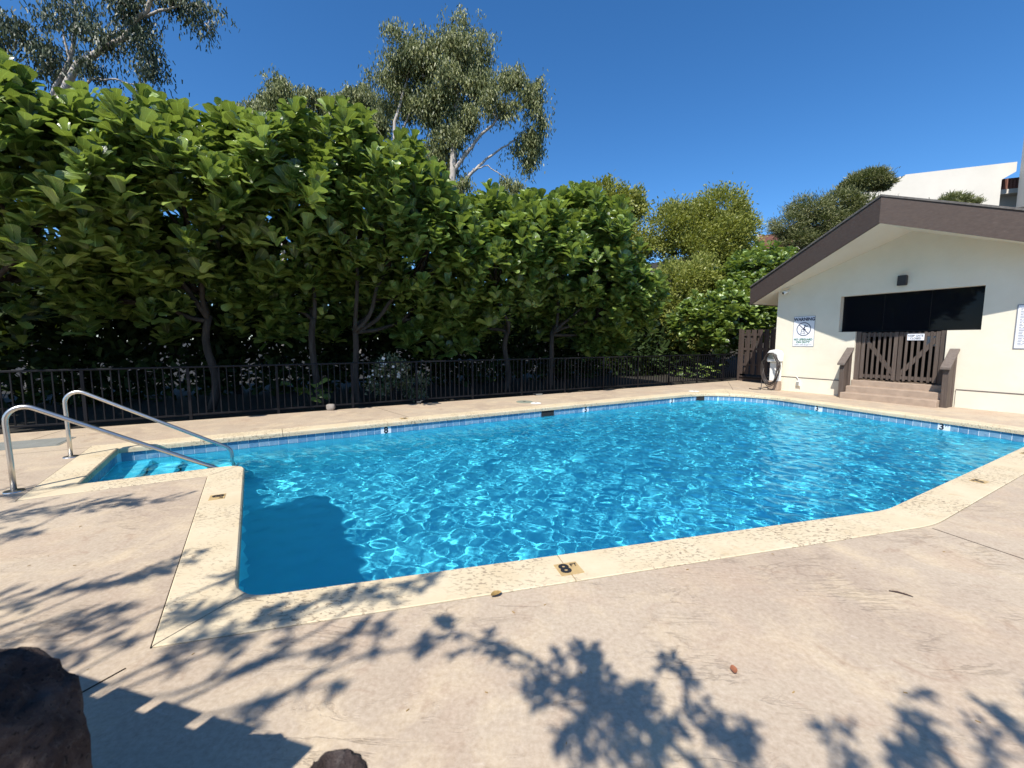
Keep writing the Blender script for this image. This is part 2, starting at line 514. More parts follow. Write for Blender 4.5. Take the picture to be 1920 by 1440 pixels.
WALL = INNER + normals(INNER) * 0.035

def inside(P, x, y):
    """vectorised point in polygon"""
    x = np.asarray(x, float); y = np.asarray(y, float); r = np.zeros(x.shape, bool)
    n = len(P)
    for i in range(n):
        x1, y1 = P[i]; x2, y2 = P[(i + 1) % n]
        c = ((y1 > y) != (y2 > y))
        with np.errstate(divide='ignore', invalid='ignore'):
            xi = (x2 - x1) * (y - y1) / (y2 - y1 + 1e-12) + x1
        r ^= c & (x < xi)
    return r

def depth_at(x, y):
    t = x * E2[0] + y * E2[1]
    return np.interp(t, [1.9, 6.7, 9.4], [-2.05, -1.45, -1.10])

# ---------------------------------------------------------------- ground, hill
def hill(x, y):
    u = x * 0.75 + y * 0.66
    a = np.clip((u - 24) / 32, 0, 1); b = np.clip((x - 4) / 12, 0, 1)
    return 12.5 * (a * a * (3 - 2 * a)) * (b * b * (3 - 2 * b))
gx = np.concatenate([[-900, -400, -200, -100, -60, -40], np.arange(-30, 61, 0.75), [75, 100, 160, 300, 900]])
gy = np.concatenate([[-900, -400, -200, -100, -50, -30], np.arange(-20, 71, 0.75), [85, 110, 160, 300, 900]])
GX, GY = np.meshgrid(gx, gy)
GZ = -0.07 + hill(GX, GY) + 0.0 * GX
idx = np.arange(GX.size).reshape(GX.shape)
cx = (GX[:-1, :-1] + GX[1:, 1:]) / 2; cy = (GY[:-1, :-1] + GY[1:, 1:]) / 2
DECK_EDGE = [(-15.8, 3.5), (-16, -4), (-9, -9), (13, -9), (13.6, 5.0), (12.2, 8.0), (8.95, 14.03), (10.4, 15.0), (9.75, 17.85)]
ins = inside(DECK_EDGE, GX, GY)
keep = ~(ins[:-1, :-1] & ins[1:, 1:] & ins[:-1, 1:] & ins[1:, :-1])
Fq = np.stack([idx[:-1, :-1], idx[:-1, 1:], idx[1:, 1:], idx[1:, :-1]], -1)[keep]
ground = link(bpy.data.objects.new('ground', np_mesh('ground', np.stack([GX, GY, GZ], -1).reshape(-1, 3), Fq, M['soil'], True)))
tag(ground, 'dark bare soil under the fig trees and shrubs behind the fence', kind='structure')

# ---------------------------------------------------------------- deck with real control joints
F0 = np.array([-5.4, 9.28])                # a point on the fence line
def fp(a, b): return F0 + E2 * a + M2 * b
JW = 0.006
def strip(p, q, w=JW):
    p, q = np.array(p), np.array(q); t = (q - p) / np.linalg.norm(q - p); nn = np.array([-t[1], t[0]]) * w
    return [p - nn, q - nn, q + nn, p + nn]
joints = [strip((3.615, 3.53), (5.2, -1.5)), strip((-1.90, 1.95), (-3.4, -1.2)), strip((-6.45, 6.30), (-9.3, 4.75)),
          strip((-5.12, 4.02), (-8.6, 2.1)), strip((9.75, 7.0), (12.0, 3.8)), strip((3.1, 12.05), fp(8.6, -0.12)),
          strip((-2.2, 8.95), fp(2.3, -0.12)), strip((7.35, 14.1), (8.6, 16.9)), strip((-7.35, 5.55), fp(-3.2, -0.12))]
border = [np.array(p) for p in [fp(-12, -0.06), (-16, -4), (-9, -9), (13, -9), (13.6, 5.0), (12.2, 8.0), (8.95, 14.03), (10.4, 15.0), fp(17.45, -0.06)]]
def cdt_sheet(outer, holes, extra=()):
    vs, es = [], []
    for lp in [outer] + holes:
        n0 = len(vs); vs += [Vector((float(p[0]), float(p[1]))) for p in lp]
        es += [(n0 + i, n0 + (i + 1) % len(lp)) for i in range(len(lp))]
    vs += [Vector((float(x), float(y))) for x, y in extra]
    ov, oe, of, _, _, _ = delaunay_2d_cdt(vs, es, [], 0, 1e-5)
    V = np.array([(v.x, v.y) for v in ov]); F = np.array([f for f in of])
    c = V[F].mean(1)
    ok = inside(outer, c[:, 0], c[:, 1])
    for h in holes: ok &= ~inside(h, c[:, 0], c[:, 1])
    return V, F[ok]
hole = [o for o in OUTER]
clean = [hole[0]]
for p in hole[1:]:
    if np.linalg.norm(p - clean[-1]) > 0.004: clean.append(p)
DH = [np.array(p) for p in clean]
DHo = offset_poly(DH, 0.0065)
V, Fc = cdt_sheet(border, [DHo] + joints)
Vd = np.concatenate([np.c_[V, np.zeros(len(V))]])
a, b, c = Vd[Fc[:, 0]], Vd[Fc[:, 1]], Vd[Fc[:, 2]]
flip = np.cross(b - a, c - a)[:, 2] < 0
Fc[flip] = Fc[flip][:, ::-1]
deck = link(bpy.data.objects.new('pool_deck', np_mesh('pool_deck', Vd, Fc, M['deck'])))
tag(deck, 'pinkish tan stamped concrete deck around the pool', kind='structure')
# concrete under the joints
base_mb = MB()
Vb, Fb = cdt_sheet(border, [[p for p in offset_poly([np.array(q) for q in PO], -0.05)]])
base_o = link(bpy.data.objects.new('deck_bed', np_mesh('deck_bed', np.c_[Vb, np.full(len(Vb), -0.018)], Fb, M['twig'])))
tag(base_o, 'dark bed showing in the deck joints', kind='structure')

# ---------------------------------------------------------------- pool
pool = thing('swimming_pool', 'blue swimming pool with cream coping and tiled waterline', 'pool', (0, 0, 0))
# walls and floor
wv, wf = [], []
for i in range(NL):
    x, y = WALL[i]; wv += [(x, y, -0.075), (x, y, float(depth_at(x, y)))]
for i in range(NL):
    j = (i + 1) % NL
    wf.append((2 * i, 2 * i + 1, 2 * j + 1, 2 * j))
walls = MB().add(wv, wf).build('pool_wall', M['plaster'], pool)
ex = [(x, y) for x in np.arange(-6, 10, 0.6) for y in np.arange(2, 14, 0.6)]
ex = np.array(ex); ex = ex[inside(WALL, ex[:, 0], ex[:, 1])]
V, Fc = cdt_sheet([w for w in WALL], [], [tuple(p) for p in ex])
flo = link(bpy.data.objects.new('pool_floor', np_mesh('pool_floor', np.c_[V, depth_at(V[:, 0], V[:, 1])], Fc, M['plaster'], True)), pool)
# entry steps in the alcove
Ga = np.array([-4.88, 4.66]); ed = (np.array([-3.50, 5.456]) - Ga); ed /= np.linalg.norm(ed); md = np.array([-ed[1], ed[0]])
recv = [walls, flo]
for k in range(4):
    mb = MB()
    x0, x1, zt = -0.9 if k == 0 else 0.12 + 0.36 * (k - 1) + 0.18, 0.10 + 0.36 * k + 0.18, -0.36 - 0.25 * k
    poly = [(x0 - 0.1 if k == 0 else x0, -0.03), (x1, -0.03), (x1, 2.1), (x0 - (0.1 if k == 0 else 0), 2.1)]
    pts = [Ga + ed * a_ + md * b_ for a_, b_ in poly]
    mb.prism([tuple(p) for p in pts][::-1], (zt, -2.6 + 0.003 * k), lambda a_, b_, d_: (a_, b_, d_))
    recv.append(mb.build('pool_step', M['plaster'], pool, bevel=0.02))
# coping stones
def arclen(i, j): return float(np.linalg.norm(INNER[j % NL] - INNER[i % NL]))
cuts = [i for i, s in enumerate(LOOP) if s[2] is not None and s[2] not in (1, 3)]
cs = []
for q in range(len(cuts)):
    i0, i1 = cuts[q], cuts[(q + 1) % len(cuts)] + (NL if q == len(cuts) - 1 else 0)
    L = np.cumsum([0] + [arclen(k, k + 1) for k in range(i0, i1)])
    m = max(1, round(L[-1] / 2.05)); cs.append(i0)
    for k in range(1, m): cs.append(i0 + int(np.argmin(np.abs(L - L[-1] * k / m))))
PROF = [(0.00, -0.078), (0.0, -0.028), (0.010, -0.008), (0.045, 0.005), (0.98, 0.006), (1.0, 0.002), (1.0, -0.078), (0.2, -0.080)]
for q in range(len(cs)):
    i0, i1 = cs[q], cs[(q + 1) % len(cs)] + (NL if q == len(cs) - 1 else 0)
    secs = []
    for k in range(i0, i1 + 1):
        a_, b_ = INNER[k % NL].copy(), OUTER[k % NL].copy()
        if k in (i0, i1):                   # 4 mm open joint between stones
            kk = k + 1 if k == i0 else k - 1
            ta = INNER[kk % NL] - a_; ta /= max(np.linalg.norm(ta), 1e-6)
            tb = OUTER[kk % NL] - b_
            tb = tb / np.linalg.norm(tb) if np.linalg.norm(tb) > 1e-4 else ta
            a_ += ta * 0.0042; b_ += tb * 0.0042
        secs.append([(*(a_ + (b_ - a_) * u), z) for u, z in PROF])
    n = len(PROF); mb = MB(); fs = []
    for k in range(len(secs) - 1):
        for r in range(n):
            A, B = k * n + r, k * n + (r + 1) % n
            fs.append((A, A + n, B + n, B))
    fs.append(tuple(range(n))); fs.append(tuple((len(secs) - 1) * n + r for r in range(n - 1, -1, -1)))
    mb.add([p for s_ in secs for p in s_], fs)
    recv.append(mb.build('coping_stone', M['coping'], pool))
# waterline tiles on the sides that face the camera
def walk(i0, i1, pitch):
    P_ = [WALL[k % NL] for k in range(i0, i1 + 1)]
    L = np.cumsum([0] + [np.linalg.norm(P_[k + 1] - P_[k]) for k in range(len(P_) - 1)])
    out = []
    for s in np.arange(pitch / 2, L[-1] - pitch / 2, pitch):
        k = min(int(np.searchsorted(L, s)) - 1, len(P_) - 2); k = max(k, 0)
        t = (P_[k + 1] - P_[k]); t /= np.linalg.norm(t)
        out.append((P_[k] + t * (s - L[k]), t))
    return out
cmid = {s[2]: i for i, s in enumerate(LOOP) if s[2] is not None}
tile_me = [MB().box(-0.069, 0.069, -0.004, 0.009, -0.076, 0.076).mesh('tile', M['tile'])]
TZ = -0.157
def wall_frame(p, t):
    return Matrix(((t[0], -t[1], 0, p[0]), (t[1], t[0], 0, p[1]), (0, 0, 1, TZ), (0, 0, 0, 1)))
row = walk(cmid[2], cmid[4], 0.15) + walk(cmid[4], cmid[5], 0.15)
for p, t in row:
    o = link(bpy.data.objects.new('tile', tile_me[0]), pool)
    o.matrix_local = wall_frame(p, t)
    recv.append(o)
gm = MB()
for p, t in row: gm.box(-0.0752, 0.0752, -0.003, 0.004, -0.079, 0.079, wall_frame(p, t))
recv.append(gm.build('grout', M['signwhite'], pool))
# the other sides keep their tiles as one band (seen only from the water)
mb = MB()
for p, t in walk(cmid[0], cmid[2], 0.15) + walk(cmid[5], cmid[0] + NL, 0.15):
    mb.box(-0.073, 0.073, -0.004, 0.009, -0.076, 0.076, wall_frame(p, t))
tag(mb.build('tile_band', M['tile'], pool), kind='stuff')
# depth markers and skimmers on the tile line
def marker(p, t, txt, ft, w=0.2):
    p = np.array(p)
    k = int(np.argmin(np.linalg.norm(WALL - p, axis=1)))
    best = min(row, key=lambda r_: np.linalg.norm(r_[0] - p))
    o = MB().box(-w / 2, w / 2, 0.002, 0.013, -0.072, 0.072).build('depth_marker', M['signwhite'], pool)
    o.matrix_local = wall_frame(p if best is None else best[0], best[1])
    recv.append(o)
    text_obj('numeral', txt, 0.17, M['ink'], o, (0.035 if ft else 0, 0.0135, 0.0), (R(90), 0, R(180)), bold=0.006)
    if ft: text_obj('numeral', 'FT', 0.06, M['ink'], o, (-0.05, 0.0135, 0.035), (R(90), 0, R(180)), bold=0.001)
for p, txt, ft in [((-2.45, 8.32), '8', False), ((1.87, 10.85), '5', False), ((4.75, 12.5), '3', False), ((8.0, 11.0), '3', True), ((8.83, 8.65), '3', True)]:
    marker(p, None, txt, ft)
for p in [(0.92, 10.30), (5.85, 13.05)]:
    best = min(row, key=lambda r_: np.linalg.norm(r_[0] - np.array(p)))
    mb = MB()
    mb.box(-0.19, 0.19, 0.010, 0.014, -0.078, 0.078)
    o = mb.build('dark_mouth_plate', M['dark'], pool); o.matrix_local = wall_frame(*best)  # flat dark plate stands in for the shade inside the skimmer opening
    fr = MB().box(-0.215, -0.19, 0.0, 0.018, -0.078, 0.078).box(0.19, 0.215, 0.0, 0.018, -0.078, 0.078).build('skimmer_frame', M['tile'], pool)
    fr.matrix_local = wall_frame(*best)
# buff depth tiles let into the coping
def coping_mark(p, rz, txt='8', ft=True, s=1.0):
    o = MB().box(-0.085 * s, 0.085 * s, -0.075 * s, 0.075 * s, -0.01, 0.0095).build('depth_marker', M['buff'], pool)
    o.location = (p[0], p[1], 0.0); o.rotation_euler = (0, 0, rz)
    text_obj('numeral', txt, 0.155 * s, M['ink'], o, (-0.028 * s, 0, 0.0105), (0, 0, 0), bold=0.006)
    if ft: text_obj('numeral', 'FT', 0.05 * s, M['ink'], o, (0.05 * s, 0.035 * s, 0.0105), (0, 0, 0), bold=0.001)
coping_mark((0.40, 2.86), R(16.5))
coping_mark((-3.03, 4.25), R(-62), s=0.9)
coping_mark((-2.25, 8.75), R(-150), s=0.85)
coping_mark((5.35, 4.75), R(28), '3', s=0.85)
coping_mark((7.35, 5.95), R(28), '3', s=0.85)
for o in recv: o.cycles.is_caustics_receiver = True

# ---------------------------------------------------------------- water
st = 0.020
wx = np.arange(-6.2, 9.8, st); wy = np.arange(2.2, 14.0, st)
WX, WY = np.meshgrid(wx, wy)
big = offset_poly(PC, 0.10)
msk = inside(big, WX, WY)
WZ = np.zeros_like(WX)
rw = np.random.default_rng(11)
for lam, amp, cnt in [(0.68, 0.0017, 4), (0.39, 0.0016, 10), (0.27, 0.00118, 16), (0.18, 0.00048, 18), (0.125, 0.00021, 18)]:
    for _ in range(cnt):
        l_ = lam * rw.uniform(0.82, 1.22); k_ = 2 * math.pi / l_
        th = rw.normal(R(20), 1.15)
        WZ += amp * rw.uniform(0.6, 1.25) * 0.55 * np.sin(k_ * (math.cos(th) * WX + math.sin(th) * WY) + rw.uniform(0, 6.28))
WF = np.zeros_like(WX)
for _ in range(26):
    k_ = 2 * math.pi / rw.uniform(0.12, 0.24); th = rw.normal(R(20), 1.2)
    WF += 0.00030 * np.sin(k_ * (math.cos(th) * WX + math.sin(th) * WY) + rw.uniform(0, 6.28))
WZ += WF * np.interp(WX * E2[0] + WY * E2[1], [1.5, 6, 10], [0.0, 0.8, 1.2])
# choppier towards the shallow end so the sunlight focuses on its shallow floor
tt = WX * E2[0] + WY * E2[1]
WZ *= np.interp(tt, [-2, 1.0, 5, 12], [0.80, 0.90, 1.3, 1.6])
ids = np.full(WX.shape, -1); ids[msk] = np.arange(msk.sum())
q = np.stack([ids[:-1, :-1], ids[:-1, 1:], ids[1:, 1:], ids[1:, :-1]], -1).reshape(-1, 4)
q = q[(q >= 0).all(1)]
water = link(bpy.data.objects.new('water', np_mesh('water', np.stack([WX[msk], WY[msk], WATER_Z + WZ[msk]], -1), q, M['water'], True)))
tag(water, 'rippling clear blue water filling the pool', kind='structure')
water.cycles.is_caustics_caster = True

# ---------------------------------------------------------------- pool house
HB = Vector((8.89, 14.05, 0)); HRZ = math.atan2(-0.886, 0.464)
house = thing('pool_house', 'cream stucco pool house with brown prow gable roof', 'building', HB, HRZ)
fh = lambda a_, b_, d_: (a_, d_, b_)
KR = 0.362
AP, TIP, EL = (3.08, 4.42), 1.72, -1.15
ER = 2 * AP[0] - EL
zs = lambda s: AP[1] - KR * abs(s - AP[0])
out = [(-0.25, -0.1), (2.0, -0.1), (2.0, 1.87), (1.57, 1.87), (1.57, 2.90), (4.50, 2.90), (4.50, 1.87), (3.92, 1.87), (3.92, -0.1), (6.41, -0.1), (6.41, zs(6.41)), AP, (-0.25, zs(-0.25))]
MB().prism(out, (0.0, 0.2), fh).build('front_wall', M['wall'], house)
MB().box(-0.25, -0.05, 0.2, 6.0, -0.1, zs(-0.25) - 0.01).box(6.21, 6.41, 0.2, 6.0, -0.1, zs(6.41) - 0.01).build('side_wall', M['wall'], house)
MB().prism([(-0.25, -0.1), (6.41, -0.1), (6.41, zs(6.41)), AP, (-0.25, zs(-0.25))], (6.0, 6.2), fh).build('rear_wall', M['wall'], house)
# plinth line: the lower wall stands 25 mm proud
for x0, x1, zt in ((-0.252, 1.84, 0.44), (4.19, 6.41, 0.42)):
    MB().box(x0, x1, -0.028, 0.0, -0.1, zt).build('plinth', M['wall'], house, bevel=0.006)
    MB().box(x0, x1, -0.034, -0.004, zt, zt + 0.022).build('ledge_shadow_line', M['rail_wood'], house)  # ledge strip in brown: the step's shadow line put into its colour
# roof slab, soffits, fascias
def roof_slab(side):
    e_ = EL if side < 0 else ER
    lo = [(AP[0], -TIP, AP[1]), (e_, 0.0, zs(e_)), (e_, 6.4, zs(e_)), (AP[0], 6.4, AP[1])]
    return lo
for side in (-1, 1):
    lo = roof_slab(side)
    up = [(x, y, z + 0.585) for x, y, z in lo]
    ds = [(x, y, z + 0.002) for x, y, z in lo]
    # soffit board
    v = [(x, y, z) for x, y, z in lo] + [(x, y, z + 0.03) for x, y, z in lo]
    f_ = [(0, 1, 2, 3), (7, 6, 5, 4), (0, 4, 5, 1), (1, 5, 6, 2), (2, 6, 7, 3), (3, 7, 4, 0)]
    if side > 0: f_ = [q_[::-1] for q_ in f_]
    MB().add(v, f_).build('soffit', M['soffit'], house)
    ov = 0.07
    e_ = EL if side < 0 else ER
    se = e_ + side * ov
    top = [(AP[0], -TIP - 0.075, AP[1] + 0.60), (se, -0.06, zs(se) + 0.60), (se, 6.45, zs(se) + 0.60), (AP[0], 6.45, AP[1] + 0.60)]
    v = top + [(x, y, z + 0.045) for x, y, z in top]
    MB().add(v, f_).build('roof', M['roof'], house)
    # front fascia along the rake and side fascia along the eave
    A_, B_ = Vector(lo[0]), Vector(lo[1]); C_ = Vector(lo[2])
    def fas(P, Q, inset):
        d = (Q - P); nn = Vector((0, 0, 1)).cross(d).normalized()
        if nn.y > 0 or (abs(nn.y) < 1e-6): nn = nn if nn.y < 0 else -nn
        return nn
    nn = Vector((B_.y - A_.y, -(B_.x - A_.x), 0)).normalized()
    if nn.y > 0: nn = -nn
    h0, h1 = Vector((0, 0, -0.012)), Vector((0, 0, 0.598))
    ext = (B_ - A_).normalized() * 0.05
    a0, b0 = A_, B_ + ext
    off_a = Vector((0, -0.05 / abs(nn.y), 0))
    v = [a0 + h0, b0 + h0, b0 + nn * 0.05 + h0, a0 + off_a + h0, a0 + h1, b0 + h1, b0 + nn * 0.05 + h1, a0 + off_a + h1]
    MB().add(v, f_).build('fascia', M['fascia'], house)
    x_ = e_ + side * 0.003
    MB().box(min(x_, x_ + side * 0.045), max(x_, x_ + side * 0.045), 0.03, 6.4, zs(e_) - 0.02, zs(e_) + 0.565).build('eave_board', M['fascia'], house)
# dark room behind the openings
rm = MB()
rm.box(1.2, 4.9, 2.8, 2.85, 0.45, 3.1).box(1.15, 1.2, 0.2, 2.85, 0.45, 3.1).box(4.9, 4.95, 0.2, 2.85, 0.45, 3.1).box(1.15, 4.95, 0.2, 2.85, 3.1, 3.15).box(1.15, 4.95, 0.42, 2.85, 0.40, 0.45)
rm.build('inner_room', M['dark'], house)
# window: three dark panes in a thin frame, set back in the reveal
wf_ = MB()
for x in (1.5725, 2.548, 3.518, 4.4825): wf_.box(x, x + (0.015 if x < 2 or x > 4 else 0.008), 0.170, 0.19, 1.888, 2.883)
wf_.box(1.5725, 4.4975, 0.162, 0.188, 1.873, 1.888).box(1.5725, 4.4975, 0.162, 0.188, 2.883, 2.898)
win = wf_.build('window_frame', M['dark'], house)
for x0, x1 in ((1.588, 2.547), (2.557, 3.517), (3.527, 4.482)):
    MB().box(x0, x1, 0.166, 0.174, 1.888, 2.883).build('window_pane', M['glass'], win)
# steps up to the gate
for k, (d0, d1, z) in enumerate([(-0.60, 0.05, 0.17), (-0.31, 0.10, 0.34), (-0.03, 0.55, 0.50)]):
    MB().box(1.995, 4.035, d0, d1 + 0.01 * k, -0.05 + 0.01 * k, z).build('step', M['step'], house, bevel=0.012)
# boarded side panels with sloping caps
for x0 in (1.865, 4.045):
    def top(d): return 1.0 + (d + 0.42) / 0.42 * 0.40
    for q_, (d0, d1) in enumerate([(-0.42, -0.285), (-0.281, -0.145), (-0.141, -0.03)]):
        MB().prism([(d0, -0.04), (d1, -0.04), (d1, top(d1)), (d0, top(d0))], (x0, x0 + 0.115 - 0.01 * (q_ % 2)), lambda a_, b_, d_: (d_, a_, b_)).build('panel_board', M['gate_wood'], house, bevel=0.004)
    MB().prism([(-0.50, top(-0.50) + 0.004), (-0.032, top(-0.032) + 0.004), (-0.032, top(-0.032) + 0.055), (-0.50, top(-0.50) + 0.055)], (x0 - 0.035, x0 + 0.15), lambda a_, b_, d_: (d_, a_, b_)).build('rail_cap', M['rail_wood'], house, bevel=0.005)
# gate posts
for x0, x1 in ((2.002, 2.115), (3.80, 3.918)):
    MB().box(x0, x1, 0.06, 0.18, 0.505, 1.868).build('gate_post', M['gate_wood'], house, bevel=0.004)
# two picket leaves
for gi, (x0, x1) in enumerate(((2.13, 2.945), (2.965, 3.785))):
    gm = MB()
    gm.box(x0, x1, 0.107, 0.14, 0.585, 0.675).box(x0, x1, 0.107, 0.14, 1.73, 1.835)
    za, zb = (1.73, 0.675) if gi == 0 else (0.675, 1.73)
    d = Vector((x1 - x0, 0, zb - za)).normalized(); up = Vector((-d.z, 0, d.x)) * 0.05
    P, Q = Vector((x0 + 0.03, 0.107, za)), Vector((x1 - 0.03, 0.107, zb))
    gm.prism([(P.x - up.x, P.z - up.z), (Q.x - up.x, Q.z - up.z), (Q.x + up.x, Q.z + up.z), (P.x + up.x, P.z + up.z)], (0.1095, 0.1375), fh)
    gt = gm.build('gate', M['gate_wood'], house)
    pit = (x1 - x0 - 0.085) / 6
    for k in range(7):
        wd = 0.085 if k in (0, 6) else 0.055
        xa = x0 + k * pit + (0.0 if k in (0, 6) else 0.015)
        MB().box(xa, xa + wd, 0.085, 0.105, 0.545, 1.85).build('slat', M['gate_wood'], gt, bevel=0.003)
# ---------------------------------------------------------------- things on and beside the pool house
def on_wall(s, z, d=0.0):
    c, s_ = math.cos(HRZ), math.sin(HRZ)
    return (HB.x + c * s - s_ * d, HB.y + s_ * s + c * d, z)
PL = (R(90), 0, 0)
# warning sign
t = thing('warning_sign', 'white warning sign with a crossed-out lifeguard on the cream wall left of the gate', 'sign', on_wall(0.61, 1.91), HRZ)
MB().box(-0.312, 0.312, -0.010, -0.002, -0.472, 0.472).build('sign_border', M['grey'], t)
MB().box(-0.302, 0.302, -0.0125, -0.0095, -0.462, 0.462).build('sign_face', M['signwhite'], t)
text_obj('heading', 'WARNING', 0.135, M['navy'], t, (0, -0.0135, 0.375), PL, bold=0.006, xs=0.93)
text_obj('message', 'NO LIFEGUARD', 0.088, M['green'], t, (0, -0.0135, -0.255), PL, bold=0.004, xs=0.88)
text_obj('message', 'ON DUTY', 0.088, M['green'], t, (0, -0.0135, -0.34), PL, bold=0.004)
text_obj('message', 'Children under the age of 14', 0.050, M['grey'], t, (0, -0.0135, -0.415), PL, bold=0.001, xs=0.86)
rg = MB(); n_ = 40; pc = (0.0, 0.07)
for k in range(n_):
    a0, a1 = 2 * math.pi * k / n_, 2 * math.pi * (k + 1) / n_
    ro, ri = 0.212, 0.190
    q4 = [(pc[0] + r_ * math.cos(a_), pc[1] + r_ * math.sin(a_)) for r_, a_ in ((ri, a0), (ro, a0), (ro, a1), (ri, a1))]
    rg.add([(x, -0.0150, z) for x, z in q4], [(0, 1, 2, 3)])
def bar(mb, x0, z0, x1, z1, w, y):
    d = Vector((x1 - x0, 0, z1 - z0)).normalized(); u = Vector((-d.z, 0, d.x)) * w / 2
    mb.add([(x0 - u.x, y, z0 - u.z), (x1 - u.x, y, z1 - u.z), (x1 + u.x, y, z1 + u.z), (x0 + u.x, y, z0 + u.z)], [(0, 1, 2, 3)])
bar(rg, -0.135, 0.205, 0.135, -0.065, 0.022, -0.0152)
rg.build('prohibition_ring', M['navy'], t)
fg = MB()
bar(fg, -0.085, -0.09, -0.055, 0.06, 0.014, -0.0143); bar(fg, 0.03, -0.09, 0.0, 0.06, 0.014, -0.0143)
bar(fg, -0.082, -0.07, 0.03, -0.07, 0.010, -0.0146); bar(fg, -0.075, -0.01, 0.02, -0.01, 0.010, -0.0146); bar(fg, -0.075, 0.055, 0.04, 0.055, 0.014, -0.0146)
bar(fg, 0.0, 0.075, 0.025, 0.145, 0.036, -0.0144); bar(fg, 0.0, 0.075, 0.05, 0.06, 0.028, -0.0145); bar(fg, 0.05, 0.07, 0.045, 0.01, 0.022, -0.0146)
bar(fg, 0.02, 0.14, 0.095, 0.15, 0.016, -0.0147); bar(fg, 0.07, 0.15, 0.115, 0.165, 0.03, -0.0148)
hd = [(0.03 + 0.024 * math.cos(2 * math.pi * k / 10), -0.0149, 0.178 + 0.024 * math.sin(2 * math.pi * k / 10)) for k in range(10)]
fg.add(hd, [tuple(range(10))])
fg.build('lifeguard_symbol', M['navy'], t)
# rules sign at the frame edge
t = thing('rules_sign', 'tall white pool rules sign in a dark frame at the right end of the wall', 'sign', on_wall(5.36, 1.92), HRZ)
MB().box(-0.33, 0.33, -0.012, -0.002, -0.49, 0.49).build('sign_border', M['grey'], t)
MB().box(-0.312, 0.312, -0.0150, -0.0115, -0.472, 0.472).build('sign_face', M['signwhite'], t)
rl = MB(); rr = random.Random(5)
for k in range(24):
    z = 0.40 - k * 0.035; x = -0.27
    while x < 0.24:
        w = rr.uniform(0.03, 0.09)
        if x + w < 0.28 and not (k % 6 == 5 and x > 0.0): rl.add([(x, -0.0158, z), (x + w, -0.0158, z), (x + w, -0.0158, z + 0.014), (x, -0.0158, z + 0.014)], [(0, 1, 2, 3)])
        x += w + 0.02
rl.build('small_print', M['grey'], t)
# keep-gate-closed plate
t = thing('gate_sign', 'small white KEEP GATE CLOSED plate hung on the right gate leaf', 'sign', on_wall(3.31, 1.71), HRZ)
MB().box(-0.17, 0.17, 0.066, 0.078, -0.083, 0.083).build('sign_face', M['signwhite'], t, bevel=0.003)
text_obj('message', 'KEEP GATE', 0.068, M['ink'], t, (0, 0.0645, 0.033), PL, bold=0.001, xs=0.9)
text_obj('message', 'CLOSED', 0.068, M['ink'], t, (0, 0.0645, -0.037), PL, bold=0.001, xs=0.9)
t = thing('white_notice', 'white notice hanging in the dark porch behind the right gate leaf', 'notice', on_wall(3.63, 1.60), HRZ)
MB().box(-0.2, 0.2, 0.30, 0.31, -0.13, 0.13).build('paper', M['signwhite'], t)
MB().box(-0.17, 0.17, 0.31, 0.325, 0.09, 0.12).build('backing_strip', M['grey'], t)
# wall light
t = thing('wall_light', 'dark square wall light under the gable of the pool house', 'light', on_wall(2.985, 3.185), HRZ)
MB().box(-0.085, 0.085, -0.035, 0.0, -0.11, 0.11).build('back_plate', M['bronze'], t)
MB().prism([(-0.13, -0.13), (-0.035, -0.13), (-0.035, 0.13), (-0.115, 0.13)], (-0.095, 0.095), lambda a_, b_, d_: (d_, a_, b_)).build('lamp_hood', M['bronze'], t, bevel=0.012)
# camera
t = thing('security_camera', 'white security camera under the left eave of the pool house', 'camera', on_wall(0.06, 3.17), HRZ)
MB().tube([(0.0, 0.0, 0.03), (0.0, -0.02, 0.03)], 0.045, 14).build('mount', M['white'], t)
MB().tube([(0.0, -0.015, 0.03), (0.0, -0.10, 0.02), (0.0, -0.13, 0.0)], 0.014, 8).build('arm', M['white'], t)
MB().tube([(0.03, -0.10, 0.02), (0.0, -0.17, -0.01), (-0.025, -0.23, -0.035)], [0.045, 0.052, 0.048], 14).build('camera_body', M['white'], t, True)
MB().tube([(-0.025, -0.229, -0.0345), (-0.029, -0.238, -0.039)], 0.036, 14).build('lens', M['ink'], t)
MB().tube([(-0.26, -0.02, 0.0), (-0.1, -0.02, 0.0), (-0.02, -0.02, 0.03)], 0.008, 6).build('conduit', M['white'], t)
# outdoor outlet with pipe
t = thing('outlet_box', 'small grey outdoor outlet box low on the wall left of the steps', 'outlet', on_wall(0.58, 0.27), HRZ)
MB().box(-0.055, 0.055, -0.095, -0.028, -0.075, 0.075).build('box', M['white'], t, bevel=0.008)
MB().box(-0.04, 0.04, -0.108, -0.097, -0.055, 0.055).build('cover', M['grate'], t, bevel=0.006)
MB().tube([(0.0, -0.06, 0.07), (-0.01, -0.06, 0.15), (-0.08, -0.045, 0.21), (-0.10, -0.02, 0.22)], 0.013, 8).build('conduit', M['white'], t)
MB().tube([(0.03, -0.06, -0.07), (0.07, -0.075, -0.115)], 0.012, 8).build('spout', M['steel'], t)
